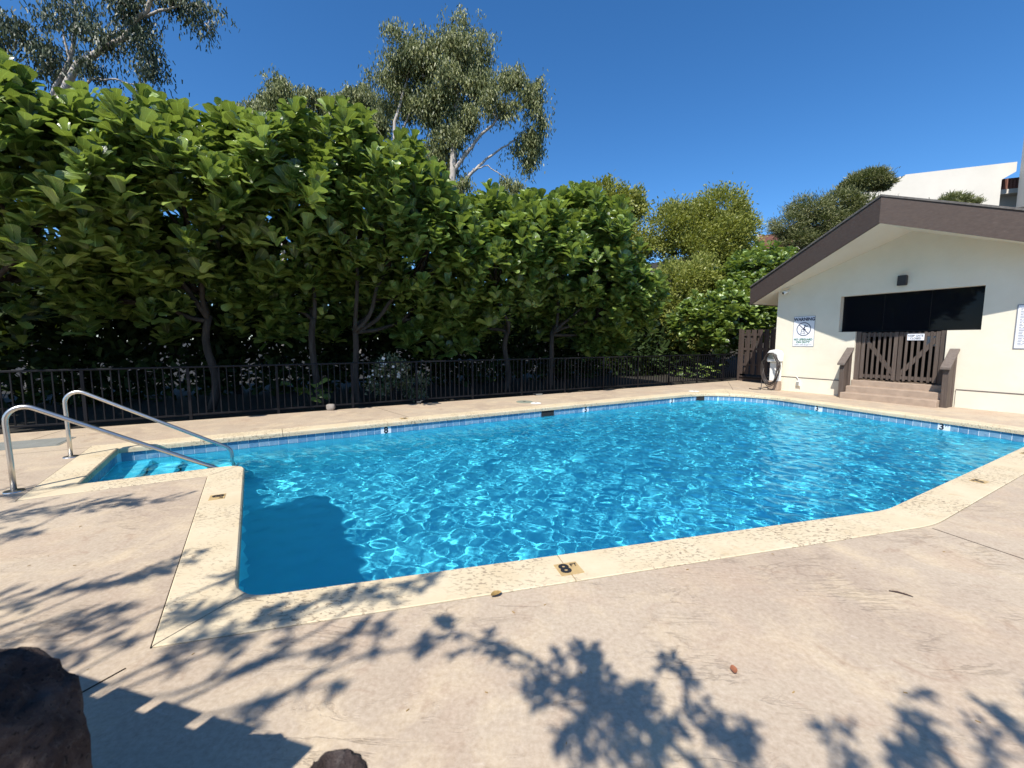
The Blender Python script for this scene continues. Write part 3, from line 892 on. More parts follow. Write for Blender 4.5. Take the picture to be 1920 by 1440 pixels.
# hose reel post with coiled hose
t = thing('hose_station', 'white hose holder on a post at the corner of the pool house', 'hose holder', on_wall(-0.06, 0.0, -0.26), HRZ)
MB().box(-0.19, 0.15, -0.04, 0.16, 0.0, 0.30).build('brown_base', M['step'], t, bevel=0.02)
MB().box(-0.17, 0.15, -0.015, 0.12, 0.302, 0.92).build('post_panel', M['white'], t, bevel=0.015)
hp = [(-0.20, 0.93), (0.18, 0.93), (0.185, 1.17), (0.13, 1.29), (0.0, 1.33), (-0.14, 1.30), (-0.205, 1.20)]
MB().prism(hp, (-0.16, 0.14), fh).build('holder_hood', M['white'], t, bevel=0.03)
MB().prism([(-0.145, 1.03), (0.13, 1.03), (0.145, 1.15), (0.10, 1.20), (-0.10, 1.21), (-0.15, 1.16)], (-0.168, -0.158), fh).build('holder_recess', M['grate'], t)
h = thing('garden_hose', 'dark brown garden hose coiled in loops on the white holder', 'hose', on_wall(-0.06, 0.0, -0.26), HRZ)
rr = random.Random(3)
for k in range(7):
    pts = []
    w_, hh, zc, yy = rr.uniform(0.24, 0.31), rr.uniform(0.40, 0.52), rr.uniform(0.69, 0.76), -0.19 - 0.020 * k
    zc = 1.225 - hh
    for q_ in range(33):
        a_ = 2 * math.pi * q_ / 32 + math.pi / 2
        sag = 1.0 + 0.10 * max(0, -math.sin(a_))
        if q_ == 32: pts.append(pts[0]); break
        x = w_ * math.cos(a_) * (0.8 if math.sin(a_) > 0.5 else 1.0)
        pts.append((x - 0.01 + 0.008 * math.sin(3 * a_ + k), yy + 0.02 * math.sin(2 * a_ + k), zc + hh * math.sin(a_) * sag))
    MB().tube(pts, 0.0125, 7, False).build('hose_loop', M['hose'], h, True)
MB().tube([(-0.22, -0.24, 0.72), (-0.26, -0.26, 0.4), (-0.25, -0.28, 0.12), (-0.22, -0.36, 0.02), (-0.42, -0.46, 0.014), (-0.62, -0.34, 0.014)], 0.0125, 7).build('hose_tail', M['hose'], h, True)

# ---------------------------------------------------------------- board fence between the rail fence and the house
bo = thing('board_fence', 'dark brown board-on-board fence panel beside the pool house', 'fence', (9.36, 17.42, 0), HRZ)
for k in range(20):
    front = k % 2 == 0
    x0 = -0.06 + 0.128 * k
    MB().box(x0, x0 + 0.128 + (0.0 if front else 0.0) - 0.004, (0.0 if front else 0.075), (0.022 if front else 0.097), 0.28, 2.06).build('board', M['fence_wood'], bo, bevel=0.003)
for z in (0.62, 1.25, 1.82):
    MB().box(-0.06, 2.5, 0.024, 0.073, z, z + 0.09).build('rail', M['fence_wood'], bo)
MB().box(-0.155, -0.065, -0.01, 0.10, 0.0, 2.10).build('post', M['fence_wood'], bo, bevel=0.005)
MB().box(-0.06, 2.5, -0.03, 0.12, 0.0, 0.20).build('kick_board', M['fence_wood'], bo, bevel=0.01)
MB().box(-0.02, 2.4, -0.06, -0.035, 0.13, 0.17).build('pipe_rail', M['black'], bo)

# ---------------------------------------------------------------- black picket rail fence behind the pool
ROT_F = math.atan2(E2[1], E2[0])
fe = thing('metal_fence', 'long black metal picket fence between the pool deck and the fig trees', 'fence', (F0[0], F0[1], 0), ROT_F)
A0, A1, PITCH = -9.2, 17.2, 1.572
MB().box(A0, A1, -0.024, 0.024, 1.062, 1.100).build('top_rail', M['black'], fe, bevel=0.006)
MB().box(A0, A1, -0.018, 0.018, 0.085, 0.122).build('bottom_rail', M['black'], fe, bevel=0.004)
post_me = MB().box(-0.025, 0.025, -0.025, 0.025, -0.05, 1.0615).mesh('post', M['black'])
pick_me = MB().box(-0.010, 0.010, -0.010, 0.010, 0.1225, 1.0615).mesh('picket', M['black'])
a = -1.34 - 5 * PITCH
while a < A1:
    if a > A0:
        o = link(bpy.data.objects.new('post', post_me), fe); o.location = (a, 0, 0)
    for k in range(1, 12):
        x = a + PITCH * k / 12
        if A0 < x < A1:
            o = link(bpy.data.objects.new('picket', pick_me), fe); o.location = (x, 0, 0)
            o.rotation_euler = (random.uniform(-.004, .004), random.uniform(-.006, .006), 0)
    a += PITCH

# ---------------------------------------------------------------- handrails
def handrail(p, ang, L, label):
    t = thing('handrail', label, 'handrail', (p[0], p[1], 0), ang, 'stainless handrails at the pool steps')
    r_ = 0.145; pts = [(0, 0, 0.0), (0.0, 0, 0.35), (-0.005, 0, 0.74)]
    sl_ = R(30)
    for k in range(1, 11):                   # bend over the top, from straight up to sloping down
        th = math.pi - (math.pi / 2 + sl_) * k / 10
        pts.append((-0.005 + r_ + r_ * math.cos(th), 0, 0.76 + r_ * math.sin(th)))
    x, z = pts[-1][0], pts[-1][2]
    x1 = L - 0.10; z1 = z - (x1 - x) * math.tan(sl_)
    for k in range(1, 5): pts.append((x + (x1 - x) * k / 4, 0, z + (z1 - z) * k / 4))
    for k in range(1, 7):
        th = sl_ + (math.pi / 2 - sl_) * k / 6
        pts.append((pts[-1][0] + 0.028 * math.cos(th), 0, pts[-1][2] - 0.028 * math.sin(th)))
    pts.append((pts[-1][0], 0, -0.9))
    MB().tube(pts, 0.0245, 14).build('rail', M['steel'], t, True)
    MB().tube([(0, 0, 0.001), (0, 0, 0.012), (0, 0, 0.02)], [0.085, 0.08, 0.035], 20).build('floor_flange', M['steel'], t)
    return t
handrail((-5.33, 4.43), R(31), 1.90, 'nearer steel handrail curving down over the pool step corner')
handrail((-6.13, 5.80), R(24), 1.92, 'farther steel handrail by the fence side of the pool steps')

# ---------------------------------------------------------------- small things on the deck
t = thing('drain_grate', 'grey slotted drain grate set in the deck at the left edge', 'drain', (-7.70, 6.45, 0), R(29))
MB().box(-0.62, 0.62, -0.34, 0.34, 0.001, 0.006).build('frame', M['grate'], t)
for k in range(15):
    MB().box(-0.59, 0.59, -0.32 + 0.043 * k, -0.32 + 0.043 * k + 0.030, 0.007, 0.014).build('slat', M['grate'], t)
def disc(name, r_, h_, mat, label, cat, p):
    t = thing(name, label, cat, (p[0], p[1], 0))
    MB().tube([(0, 0, 0.001), (0, 0, h_ * 0.6), (0, 0, h_)], [r_, r_, r_ * 0.94], 28).build('cover', mat, t)
    MB().tube([(0, 0, h_ + 0.0005), (0, 0, h_ + 0.002)], r_ * 0.2, 12).build('finger_hole_disc', M['dark'], t)  # raised dark disc in place of a shaded hole
disc('access_lid', 0.22, 0.012, M['lid'], 'round grey-green access lid in the far deck by the fence', 'lid', (0.33, 11.22))
disc('skimmer_lid', 0.14, 0.010, M['white'], 'round white skimmer lid beside the grey-green lid', 'lid', (0.62, 10.98))
disc('skimmer_lid', 0.16, 0.010, M['white'], 'round white skimmer lid near the far corner of the pool', 'lid', (5.85, 13.62))
t = thing('sprinkler', 'small black sprinkler stub standing under the fence', 'sprinkler', (-2.35, 10.80, 0))
MB().tube([(0, 0, 0.0), (0.02, 0, 0.07), (0.08, 0.02, 0.10)], 0.018, 8).build('stub', M['ink'], t)
MB().tube([(-0.08, 0, 0.05), (0.02, 0, 0.06)], 0.022, 8).build('valve', M['ink'], t)
t = thing('drain_box', 'low dark drain box under the bottom rail of the fence', 'drain', (*fp(7.05, -0.06), 0), ROT_F)
MB().box(-0.13, 0.13, -0.09, 0.06, 0.0, 0.05).build('box', M['ink'], t, bevel=0.01)
MB().box(-0.11, 0.11, -0.094, -0.088, 0.008, 0.042).build('grille', M['grate'], t)

def rock(name, r_, mat, seed, squash=(1, 1, 0.8), sub=3, amp=0.085, box=0.55):
    """a blunt weathered stone: a cube-ish ball knocked about with chips and pits"""
    import bmesh
    from mathutils import noise as mn
    bm = bmesh.new(); bmesh.ops.create_icosphere(bm, subdivisions=sub, radius=1)
    rg_ = np.random.default_rng(seed); pl = []
    for k in range(9):
        n_ = rg_.normal(size=3); n_ /= np.linalg.norm(n_); pl.append((n_, rg_.uniform(0.92, 1.08)))
    o_ = Vector(rg_.uniform(-9, 9, 3))
    for v in bm.verts:
        c = np.array(v.co); c = np.sign(c) * np.abs(c) ** box
        for n_, d_ in pl:
            e_ = c @ n_ - d_
            if e_ > 0: c = c - n_ * e_ * 0.8
        p_ = Vector(c)
        q_ = 1 + amp * (mn.noise(p_ * 1.8 + o_) + 0.45 * mn.noise(p_ * 6 + o_) + 0.3 * mn.noise(p_ * 17 + o_) + 0.2 * mn.noise(p_ * 40 + o_))
        v.co = Vector(c * q_ * r_ * np.array(squash))
    me = bpy.data.meshes.new(name); bm.to_mesh(me); bm.free(); me.materials.append(mat)
    me.polygons.foreach_set('use_smooth', [True] * len(me.polygons))
    return me
o = link(bpy.data.objects.new('stone', rock('stone', 0.10, M['pebble'], 5, (1, 0.7, 0.8)))); o.location = (*fp(1.30, -0.09), 0.07)
tag(o, 'pale stone lying under the bottom rail of the fence', 'stone')
# lava boulders beside the camera
b1 = link(bpy.data.objects.new('boulder', rock('boulder', 0.315, M['stone'], 12, (0.92, 0.60, 1.62), 5)))
b1.location = (-1.38, 0.93, 0.335)
tag(b1, 'tall dark lava boulder at the lower left corner', 'boulder')
b2 = link(bpy.data.objects.new('boulder', rock('boulder', 0.11, M['stone'], 23, (0.88, 0.85, 3.45), 5)))
b2.location = (-0.405, 0.86, 0.275)
tag(b2, 'narrow dark lava boulder peeking in at the bottom edge', 'boulder')
# litter
def flake(name, label, cat, p, L, w, rz, mat, curl=0.25):
    mb = MB(); n_ = 7; vs = []
    for k in range(n_):
        u = k / (n_ - 1); ww = w * math.sin(math.pi * (0.06 + 0.9 * u)) ** 0.8
        for s_ in (-1, 0, 1): vs.append(((u - 0.5) * L, s_ * ww, 0.004 + abs(s_) * ww * curl * 1.6 + curl * L * (u - 0.5) ** 2))
    fs = [(3 * k + j, 3 * k + j + 3, 3 * k + j + 4, 3 * k + j + 1) for k in range(n_ - 1) for j in (0, 1)]
    o = mb.add(vs, fs).build(name, mat, None, True); o.location = (p[0], p[1], 0.004); o.rotation_euler = (0, 0, rz)
    return tag(o, label, cat)
flake('dry_leaf', 'curled yellow-brown leaf on the deck edge of the near coping', 'leaf', (-0.10, 2.545), 0.075, 0.022, R(35), M['dryleaf'], 0.5)
flake('dry_leaf', 'reddish dry leaf alone on the deck at lower right', 'leaf', (1.08, 1.93), 0.055, 0.016, R(75), M['redleaf'])
o = MB().tube([(-0.055, 0, 0.006), (-0.01, 0.004, 0.009), (0.03, -0.003, 0.008), (0.06, -0.012, 0.006)], [0.003, 0.0042, 0.004, 0.002], 6).build('twig', M['twig'], None, True)
o.location = (2.47, 2.57, 0); o.rotation_euler = (0, 0, R(-28)); tag(o, 'short dark twig lying on the deck at right', 'twig')
rr = random.Random(9)
gr = MB()
for k in range(70):
    x = rr.uniform(-4, 6); y = rr.uniform(1.3, 4.2)
    if inside(DHo, np.array([x]), np.array([y]))[0]: continue
    s_ = rr.uniform(0.002, 0.006); a_ = rr.uniform(0, 6.28)
    gr.box(-s_ * 1.8, s_ * 1.8, -s_ * .5, s_ * .5, 0.001, s_ * .6, Matrix.Translation((x, y, 0.001)) @ Matrix.Rotation(a_, 4, 'Z'))
tag(gr.build('leaf_litter', M['dryleaf']), 'scattered crumbs of dry leaf litter on the near deck', kind='stuff')
# ---------------------------------------------------------------- plants
def leaf_template(wave, seed):
    r_ = np.random.default_rng(seed)
    ts = np.array([0.0, 0.10, 0.28, 0.48, 0.66, 0.82, 0.94, 1.0])
    ws = np.array([0.03, 0.17, 0.225, 0.235, 0.295, 0.32, 0.24, 0.08])
    V, UV = [], []
    for t_, w_ in zip(ts, ws):
        z = -0.20 * t_ * t_ + 0.04 * math.sin(3 * t_)
        for s_ in (-1, 0, 1):
            V.append((s_ * w_, t_, z + abs(s_) * (0.20 * w_ + wave * r_.uniform(-1, 1) * w_ * 1.6)))
            UV.append((0.5 + 0.5 * s_, t_))
    n = len(ts)
    F = [(3 * k + j, 3 * k + j + 1, 3 * k + j + 4, 3 * k + j + 3) for k in range(n - 1) for j in (0, 1)]
    return np.array(V), np.array(F), np.array(UV)
LEAF_T = [leaf_template(0.14, s) for s in (1, 2, 3, 4)]
LEAF_ME = [np_mesh('leaf', v, f, M['figleaf'], True, uv) for v, f, uv in LEAF_T]

def basis(d, nrm):
    """rows: x, y(leaf direction), z(leaf face) for arrays"""
    d = d / np.linalg.norm(d, axis=1)[:, None]
    x = np.cross(d, nrm); x /= np.linalg.norm(x, axis=1)[:, None] + 1e-9
    z = np.cross(x, d)
    return np.stack([x, d, z], 1)          # (n,3,3): row i is axis i

def fig_leaves(lobes, n_ros, rg_, low=0.25):
    """rosettes of big leaves over the lobes (cx,cy,cz,rx,ry,rz given in fence axes a,b,z)"""
    C = np.array([l[:3] for l in lobes]); RR = np.array([l[3:6] for l in lobes])
    area = RR.prod(1) ** (2 / 3); area /= area.sum()
    pos, axis = [], []
    ph = rg_.uniform(0, 6.28, 12)
    while len(pos) < n_ros:
        li = rg_.choice(len(lobes), p=area)
        u = rg_.normal(size=3); u /= np.linalg.norm(u)
        if u[2] < -0.35 and rg_.random() > low: continue
        if u[1] > 0.45 and rg_.random() > 0.35: continue            # far side is never seen
        bump = 0.97 + 0.19 * math.sin(3.1 * u[0] * 2 + ph[li]) * math.sin(2.7 * u[2] * 2 + ph[li + 3]) + 0.10 * math.sin(9 * u[0] + ph[5]) * math.sin(8 * u[2] + ph[6])
        rad = bump * (rg_.uniform(0.90, 1.04) if rg_.random() < 0.72 else rg_.uniform(0.6, 0.9))
        p = C[li] + u * RR[li] * rad
        q_ = ((p - C) / RR); q_ = (q_ ** 2).sum(1); q_[li] = 9
        if q_.min() < 0.45: continue
        n_ = u / RR[li]; n_ /= np.linalg.norm(n_)
        ax = n_ * 0.36 + np.array([0, -0.04, 1.0]) + rg_.normal(size=3) * 0.20
        pos.append(p); axis.append(ax / np.linalg.norm(ax))
    pos, axis = np.array(pos), np.array(axis)
    D, Nn, P, Sz = [], [], [], []
    for p, A in zip(pos, axis):
        n = rg_.integers(9, 16)
        t1 = np.cross(A, [0.3, 0.5, 0.81]); t1 /= np.linalg.norm(t1); t2 = np.cross(A, t1)
        off = rg_.uniform(0, 6.28); sc = rg_.uniform(0.85, 1.15)
        for k in range(n):
            az = off + 2.4 * k + rg_.uniform(-.25, .25)
            th = R(8 + 60 * (k / (n - 1)) ** 1.2) + rg_.normal() * 0.13
            rad = t1 * math.cos(az) + t2 * math.sin(az)
            d = A * math.cos(th) + rad * math.sin(th)
            d = d + np.array([0, 0, -0.12 * (k / n)]) + rg_.normal(size=3) * 0.06
            nn = A * math.sin(th) - rad * math.cos(th) + rg_.normal(size=3) * 0.16
            D.append(d); Nn.append(nn); Sz.append(sc * (0.18 + 0.135 * min(1, k / 4)) * rg_.uniform(0.85, 1.12))
            P.append(p - A * (0.02 + 0.020 * k) + d * 0.04)
    D, Nn, P, Sz = map(np.array, (D, Nn, P, Sz))
    # fence axes -> world
    def w(v): return np.stack([v[:, 0] * E2[0] + v[:, 1] * M2[0], v[:, 0] * E2[1] + v[:, 1] * M2[1], v[:, 2]], 1)
    Pw = w(P) + np.array([F0[0], F0[1], 0])
    return Pw, basis(w(D), w(Nn)), Sz

def limb(mb, p, q, r0, r1, rg_, n=7, wob=0.10, sag=0.0, sides=8):
    p, q = np.array(p, float), np.array(q, float)
    L = np.linalg.norm(q - p); pts = []
    o1, o2 = rg_.normal(size=3) * wob * L * 0.5, rg_.normal(size=3) * wob * L * 0.3
    for k in range(n):
        u = k / (n - 1)
        pts.append(p + (q - p) * u + o1 * math.sin(math.pi * u) + o2 * math.sin(2 * math.pi * u) + np.array([0, 0, sag * math.sin(math.pi * u)]))
    mb.tube([tuple(c) for c in pts], [r0 + (r1 - r0) * k / (n - 1) for k in range(n)], sides)
    return pts

def merged(P, B, Sz, tmpl, pick):
    Vs, Fs, Us, n0 = [], [], [], 0
    for ti, (v, f, uv) in enumerate(tmpl):
        s = np.where(pick == ti)[0]
        if len(s) == 0: continue
        W = np.einsum('vk,nkj->nvj', v, B[s]) * Sz[s][:, None, None] + P[s][:, None, :]
        Vs.append(W.reshape(-1, 3))
        Fs.append((f[None] + (np.arange(len(s)) * len(v))[:, None, None]).reshape(-1, f.shape[1]) + n0)
        Us.append(np.tile(uv, (len(s), 1))); n0 += len(s) * len(v)
    return np.concatenate(Vs), np.concatenate(Fs), np.concatenate(Us)

CAM = np.array([0, 0, 1.6]); TH = math.atan(0.1); FPX = 427.0
def project(P):
    q = P - CAM
    zc = q[:, 1] * math.cos(TH) - q[:, 2] * math.sin(TH); yc = q[:, 1] * math.sin(TH) + q[:, 2] * math.cos(TH)
    zc = np.maximum(zc, 0.1)
    return 512 + FPX * q[:, 0] / zc, 384 - FPX * yc / zc, zc

FIGS = [
    dict(label='fig tree at the left edge of the photo with the tallest nearest crown', trunk=(-4.9, 1.7), lobes=[(-4.63, 1.0, 5.1, 1.76, 2.6, 1.75), (-3.14, 0.8, 4.3, 1.21, 2.4, 1.5), (-6.31, 1.0, 5.32, 1.49, 2.6, 1.86), (-4.4, 2.6, 3.3, 2.3, 1.5, 1.7), (-6.0, 2.2, 2.6, 1.3, 0.9, 1.2)], n=448),
    dict(label='fig tree second from the left, just left of the pair of bare trunks', trunk=(-1.2, 1.9), lobes=[(-1.29, 1.0, 4.55, 1.58, 2.6, 1.6), (-2.31, 0.8, 4.3, 1.02, 2.2, 1.5), (-1.5, 2.6, 3.2, 2.0, 1.5, 1.6), (-2.6, 2.0, 2.5, 1.2, 0.8, 0.9)], n=344),
    dict(label='big fig tree on the left one of the two bare trunks behind the fence', trunk=(1.25, 1.5), lobes=[(0.57, 1.0, 4.8, 1.58, 2.6, 1.7), (0.8, 2.6, 3.4, 1.6, 1.5, 1.7), (0.4, 2.0, 2.6, 0.9, 0.7, 0.7)], n=288),
    dict(label='big fig tree on the right one of the two bare trunks with an elbow', trunk=(2.2, 1.3), lobes=[(2.25, 1.0, 4.95, 1.5, 2.6, 1.75), (3.5, 0.9, 4.4, 1.2, 2.4, 1.75), (4.5, 0.7, 3.75, 0.85, 2.0, 1.5), (3.3, 2.6, 3.3, 2.0, 1.5, 1.6), (4.2, 2.0, 2.2, 1.1, 0.9, 1.0)], n=432),
    dict(label='fig tree on two forking trunks in the middle of the fence', trunk=(6.8, 1.5), lobes=[(6.98, 1.0, 4.3, 1.45, 2.4, 1.6), (5.76, 0.7, 4.1, 0.93, 2.0, 1.58), (6.9, 2.6, 3.1, 1.7, 1.4, 1.2), (5.6, 2.2, 2.2, 0.9, 0.9, 0.9)], n=320),
    dict(label='fig tree on a leaning forked trunk right of the middle of the fence', trunk=(8.6, 1.5), lobes=[(9.0, 1.1, 4.6, 1.42, 2.4, 1.85), (10.35, 0.9, 3.4, 1.0, 2.0, 1.45), (11.3, 0.9, 2.75, 0.75, 1.5, 1.1), (10.2, 2.6, 2.8, 1.9, 1.4, 1.3), (11.2, 1.9, 1.7, 1.3, 0.9, 0.9)], n=416),
    dict(label='fig tree at the end of the fence beside the pool house roof', trunk=(20.4, 2.0), lobes=[(21.1, 1.9, 4.14, 2.05, 2.0, 1.95), (18.54, 1.2, 2.58, 1.46, 1.4, 1.66), (16.5, 1.6, 2.19, 1.07, 1.3, 1.37), (22.68, 2.3, 4.53, 1.56, 1.8, 1.66)], n=416),
]
ALL = []
for fi, fg_ in enumerate(FIGS):
    rg_ = np.random.default_rng(100 + fi)
    base = fp(*fg_['trunk'])
    t = thing('fig_tree', fg_['label'], 'tree', (base[0], base[1], 0.0), 0, 'fiddle leaf fig trees along the fence')
    mb = MB()
    lob = fg_['lobes']
    def wl(l): 
        p_ = fp(l[0], l[1]) - base
        return np.array([p_[0], p_[1], l[2]])
    fork = np.array([rg_.uniform(-.15, .15), rg_.uniform(-.1, .1), rg_.uniform(1.9, 2.3)])
    limb(mb, (0, 0, -0.1), fork, 0.10, 0.075, rg_, 9, 0.07)
    mb.build('trunk', M['bark'], t, True)
    for l in lob:
        bmb = MB()
        c = wl(l)
        mid = fork + (c - fork) * 0.62
        limb(bmb, fork - np.array([0, 0, 0.12]), mid, 0.06, 0.04, rg_, 8, 0.08)
        for k in range(5):
            u = rg_.normal(size=3); u[2] = abs(u[2]); u /= np.linalg.norm(u)
            limb(bmb, mid, c + u * np.array(l[3:6]) * 0.75, 0.05, 0.015, rg_, 6, 0.1, sides=6)
        bmb.build('branch', M['bark'], t, True)
    P, B, Sz = fig_leaves(lob, int(fg_['n'] * 2.0), rg_)
    ALL.append((t, P, B, Sz, rg_))
# which leaves show largest from the photograph's side: a coarse depth sort
own = {}
cat_P = np.concatenate([a_[1] for a_ in ALL]); cat_S = np.concatenate([a_[3] for a_ in ALL])
tid = np.concatenate([np.full(len(a_[1]), i) for i, a_ in enumerate(ALL)])
u_, v_, z_ = project(cat_P)
score = np.zeros(len(cat_P)); GW, GH = 256, 192
grid = np.zeros((GH, GW), bool)
for i in np.argsort(z_):
    if z_[i] < 0.5 or not (-10 < u_[i] < 1034 and -10 < v_[i] < 778): continue
    r_ = cat_S[i] * 0.33 * FPX / z_[i] / 4
    x0, x1 = int(max(0, u_[i] / 4 - r_)), int(min(GW - 1, u_[i] / 4 + r_))
    y0, y1 = int(max(0, v_[i] / 4 - r_)), int(min(GH - 1, v_[i] / 4 + r_))
    if x1 < x0 or y1 < y0: continue
    g = grid[y0:y1 + 1, x0:x1 + 1]
    score[i] = (~g).sum(); g[:] = True
score += (score > 0) * cat_S * 10 / z_
for i, (t, P, B, Sz, rg_) in enumerate(ALL):
    sc = score[tid == i]
    order = np.argsort(-sc)[:300]
    order = order[sc[order] > 0]
    isp = np.zeros(len(P), bool); isp[order] = True
    pick = rg_.integers(0, len(LEAF_T), len(P))
    L0 = np.array(t.location)
    Pl = P - L0
    V_, F_, U_ = merged(Pl[~isp], B[~isp], Sz[~isp], LEAF_T, pick[~isp])
    fo = link(bpy.data.objects.new('foliage', np_mesh('foliage', V_, F_, M['figleaf'], True, U_)), t)
    tag(fo, kind='stuff')
    for j in order:
        o = bpy.data.objects.new('leaf', LEAF_ME[pick[j]]); COL.objects.link(o); o.parent = t
        b_ = B[j] * Sz[j]
        o.matrix_local = Matrix(((b_[0][0], b_[1][0], b_[2][0], Pl[j][0]), (b_[0][1], b_[1][1], b_[2][1], Pl[j][1]), (b_[0][2], b_[1][2], b_[2][2], Pl[j][2]), (0, 0, 0, 1)))

# small-leaved foliage -------------------------------------------------------
CARD = (np.array([(-0.5, 0, 0), (0.5, 0, 0), (0.32, 1, -0.05), (-0.32, 1, -0.05)]), np.array([(0, 1, 2, 3)]), np.array([(0, 0), (1, 0), (1, 1), (0, 1)]))
def cards(P, D, Nn, ln, wd):
    """narrow leaf quads"""
    B = basis(D, Nn)
    v = CARD[0]
    W = (v[None, :, 0, None] * wd[:, None, None] * B[:, None, 0] + v[None, :, 1, None] * ln[:, None, None] * B[:, None, 1] + v[None, :, 2, None] * ln[:, None, None] * B[:, None, 2]) + P[:, None]
    F = np.arange(len(P) * 4).reshape(-1, 4)
    return W.reshape(-1, 3), F
def ball(n, rg_, c, r, shell=0.5):
    u = rg_.normal(size=(n, 3)); u /= np.linalg.norm(u, axis=1)[:, None]
    return np.array(c) + u * np.array(r) * (shell + (1 - shell) * rg_.random((n, 1)) ** 0.6), u

def gum_tree(name, label, base, limbs, lobes, mat, n, seed, strand=(0.5, 1.1), leaf=0.15, group=None, bark='gumbark'):
    """eucalyptus: pale limbs and hanging strands of thin leaves. lobes: (x,y,z,r)"""
    rg_ = np.random.default_rng(seed)
    t = thing(name, label, 'tree', base, 0, group)
    b0 = np.array(base, float)
    for k, (pl, r0, r1) in enumerate(limbs):
        mb = MB(); pl = [np.array(p, float) - b0 for p in pl]; pts = []
        for a_, b_ in zip(pl[:-1], pl[1:]):
            for q_ in range(4): pts.append(a_ + (b_ - a_) * q_ / 4 + rg_.normal(size=3) * 0.03)
        pts.append(pl[-1])
        mb.tube([tuple(p) for p in pts], [r0 + (r1 - r0) * q_ / (len(pts) - 1) for q_ in range(len(pts))], 8)
        mb.build('trunk' if k == 0 else 'branch', M[bark], t, True)
    L = np.array(lobes, float); w = L[:, 3] ** 2; w /= w.sum()
    Ps, Ds = [], []; tw = MB()
    for li, l in enumerate(lobes):
        ns = max(6, int(n * w[li] / 22))
        # sub-clumps make light and dark masses with gaps between them
        ncl = max(4, int(9 * l[3]))
        cl = np.array(l[:3]) + rg_.normal(size=(ncl, 3)) * l[3] * np.array([0.44, 0.44, 0.38])
        for c in cl[:3]:
            limb(tw, np.array(l[:3]) - b0 - np.array([0, 0, l[3] * 0.8]), c - b0, 0.03, 0.008, rg_, 5, 0.12, sides=5)
        for s in range(ns):
            c = cl[rg_.integers(ncl)]
            st_ = c + rg_.normal(size=3) * l[3] * np.array([0.22, 0.22, 0.17])
            Ls = rg_.uniform(*strand); m = rg_.integers(14, 30)
            dr = rg_.normal(size=3) * 0.28; dr[2] = -1
            u = rg_.random(m)
            p = st_ + (dr * Ls)[None] * u[:, None] + rg_.normal(size=(m, 3)) * 0.09 * (1 + u[:, None])
            p[:, 2] += 0.25 * Ls * np.sin(u * 2.2)
            Ps.append(p)
            d = rg_.normal(size=(m, 3)) * 0.45; d[:, 2] = -1.0 - 0.3 * rg_.random(m)
            Ds.append(d)
    tw.build('twigs', M[bark], t, True)['kind'] = 'stuff'
    P = np.concatenate(Ps); D = np.concatenate(Ds)
    Nn = rg_.normal(size=P.shape); Nn[:, 1] -= 0.6
    V_, F_ = cards(P - b0, D, Nn, leaf * rg_.uniform(0.7, 1.3, len(P)), leaf * 0.32 * rg_.uniform(0.8, 1.3, len(P)))
    tag(link(bpy.data.objects.new('crown', np_mesh('crown', V_, F_, mat)), t), kind='stuff')
    return t

def bushy_tree(name, label, base, lobes, mat, n, seed, leaf=0.12, wide=0.58, group=None, bark='bark', up=0.5, cat='tree', limb_r=0.12, flat=False, clump=0.24):
    rg_ = np.random.default_rng(seed)
    t = thing(name, label, cat, base, 0, group); b0 = np.array(base, float)
    L = np.array(lobes, float); w = L[:, 3] ** 2; w /= w.sum()
    mb = MB(); cen = (L[:, :3] * w[:, None]).sum(0) - b0
    fork = np.array([cen[0] * 0.3, cen[1] * 0.3, max(0.25, cen[2] * 0.45)])
    limb(mb, (0, 0, -0.15), fork, limb_r, limb_r * 0.7, rg_, 7, 0.08)
    mb.build('trunk', M[bark], t, True)
    bm_ = MB(); Ps, Us = [], []
    for li, l in enumerate(lobes):
        limb(bm_, fork, np.array(l[:3]) - b0, limb_r * 0.6, limb_r * 0.2, rg_, 6, 0.08, sides=6)
        ncl = max(10, int(34 * min(2.2, l[3]) ** 1.3))
        sq = np.array([1, 1, 0.62 if flat else 0.92])
        cl, cu = ball(ncl, rg_, l[:3], l[3] * sq, 0.62)
        for c in cl[::3]: limb(bm_, np.array(l[:3]) - b0, c - b0, limb_r * 0.16, 0.008, rg_, 4, 0.1, sides=5)
        m = int(n * w[li]); k = rg_.integers(0, ncl, m)
        p = cl[k] + rg_.normal(size=(m, 3)) * l[3] * clump * sq
        Ps.append(p); Us.append(cu[k] + rg_.normal(size=(m, 3)) * 0.55)
    bm_.build('branches', M[bark], t, True)['kind'] = 'stuff'
    P = np.concatenate(Ps); D = np.concatenate(Us); D[:, 2] += up
    Nn = rg_.normal(size=P.shape) + np.array([0, -0.3, 0.8])
    V_, F_ = cards(P - b0, D, Nn, leaf * rg_.uniform(0.6, 1.35, len(P)), leaf * wide * rg_.uniform(0.7, 1.3, len(P)))
    tag(link(bpy.data.objects.new('crown', np_mesh('crown', V_, F_, mat)), t), kind='stuff')
    return t

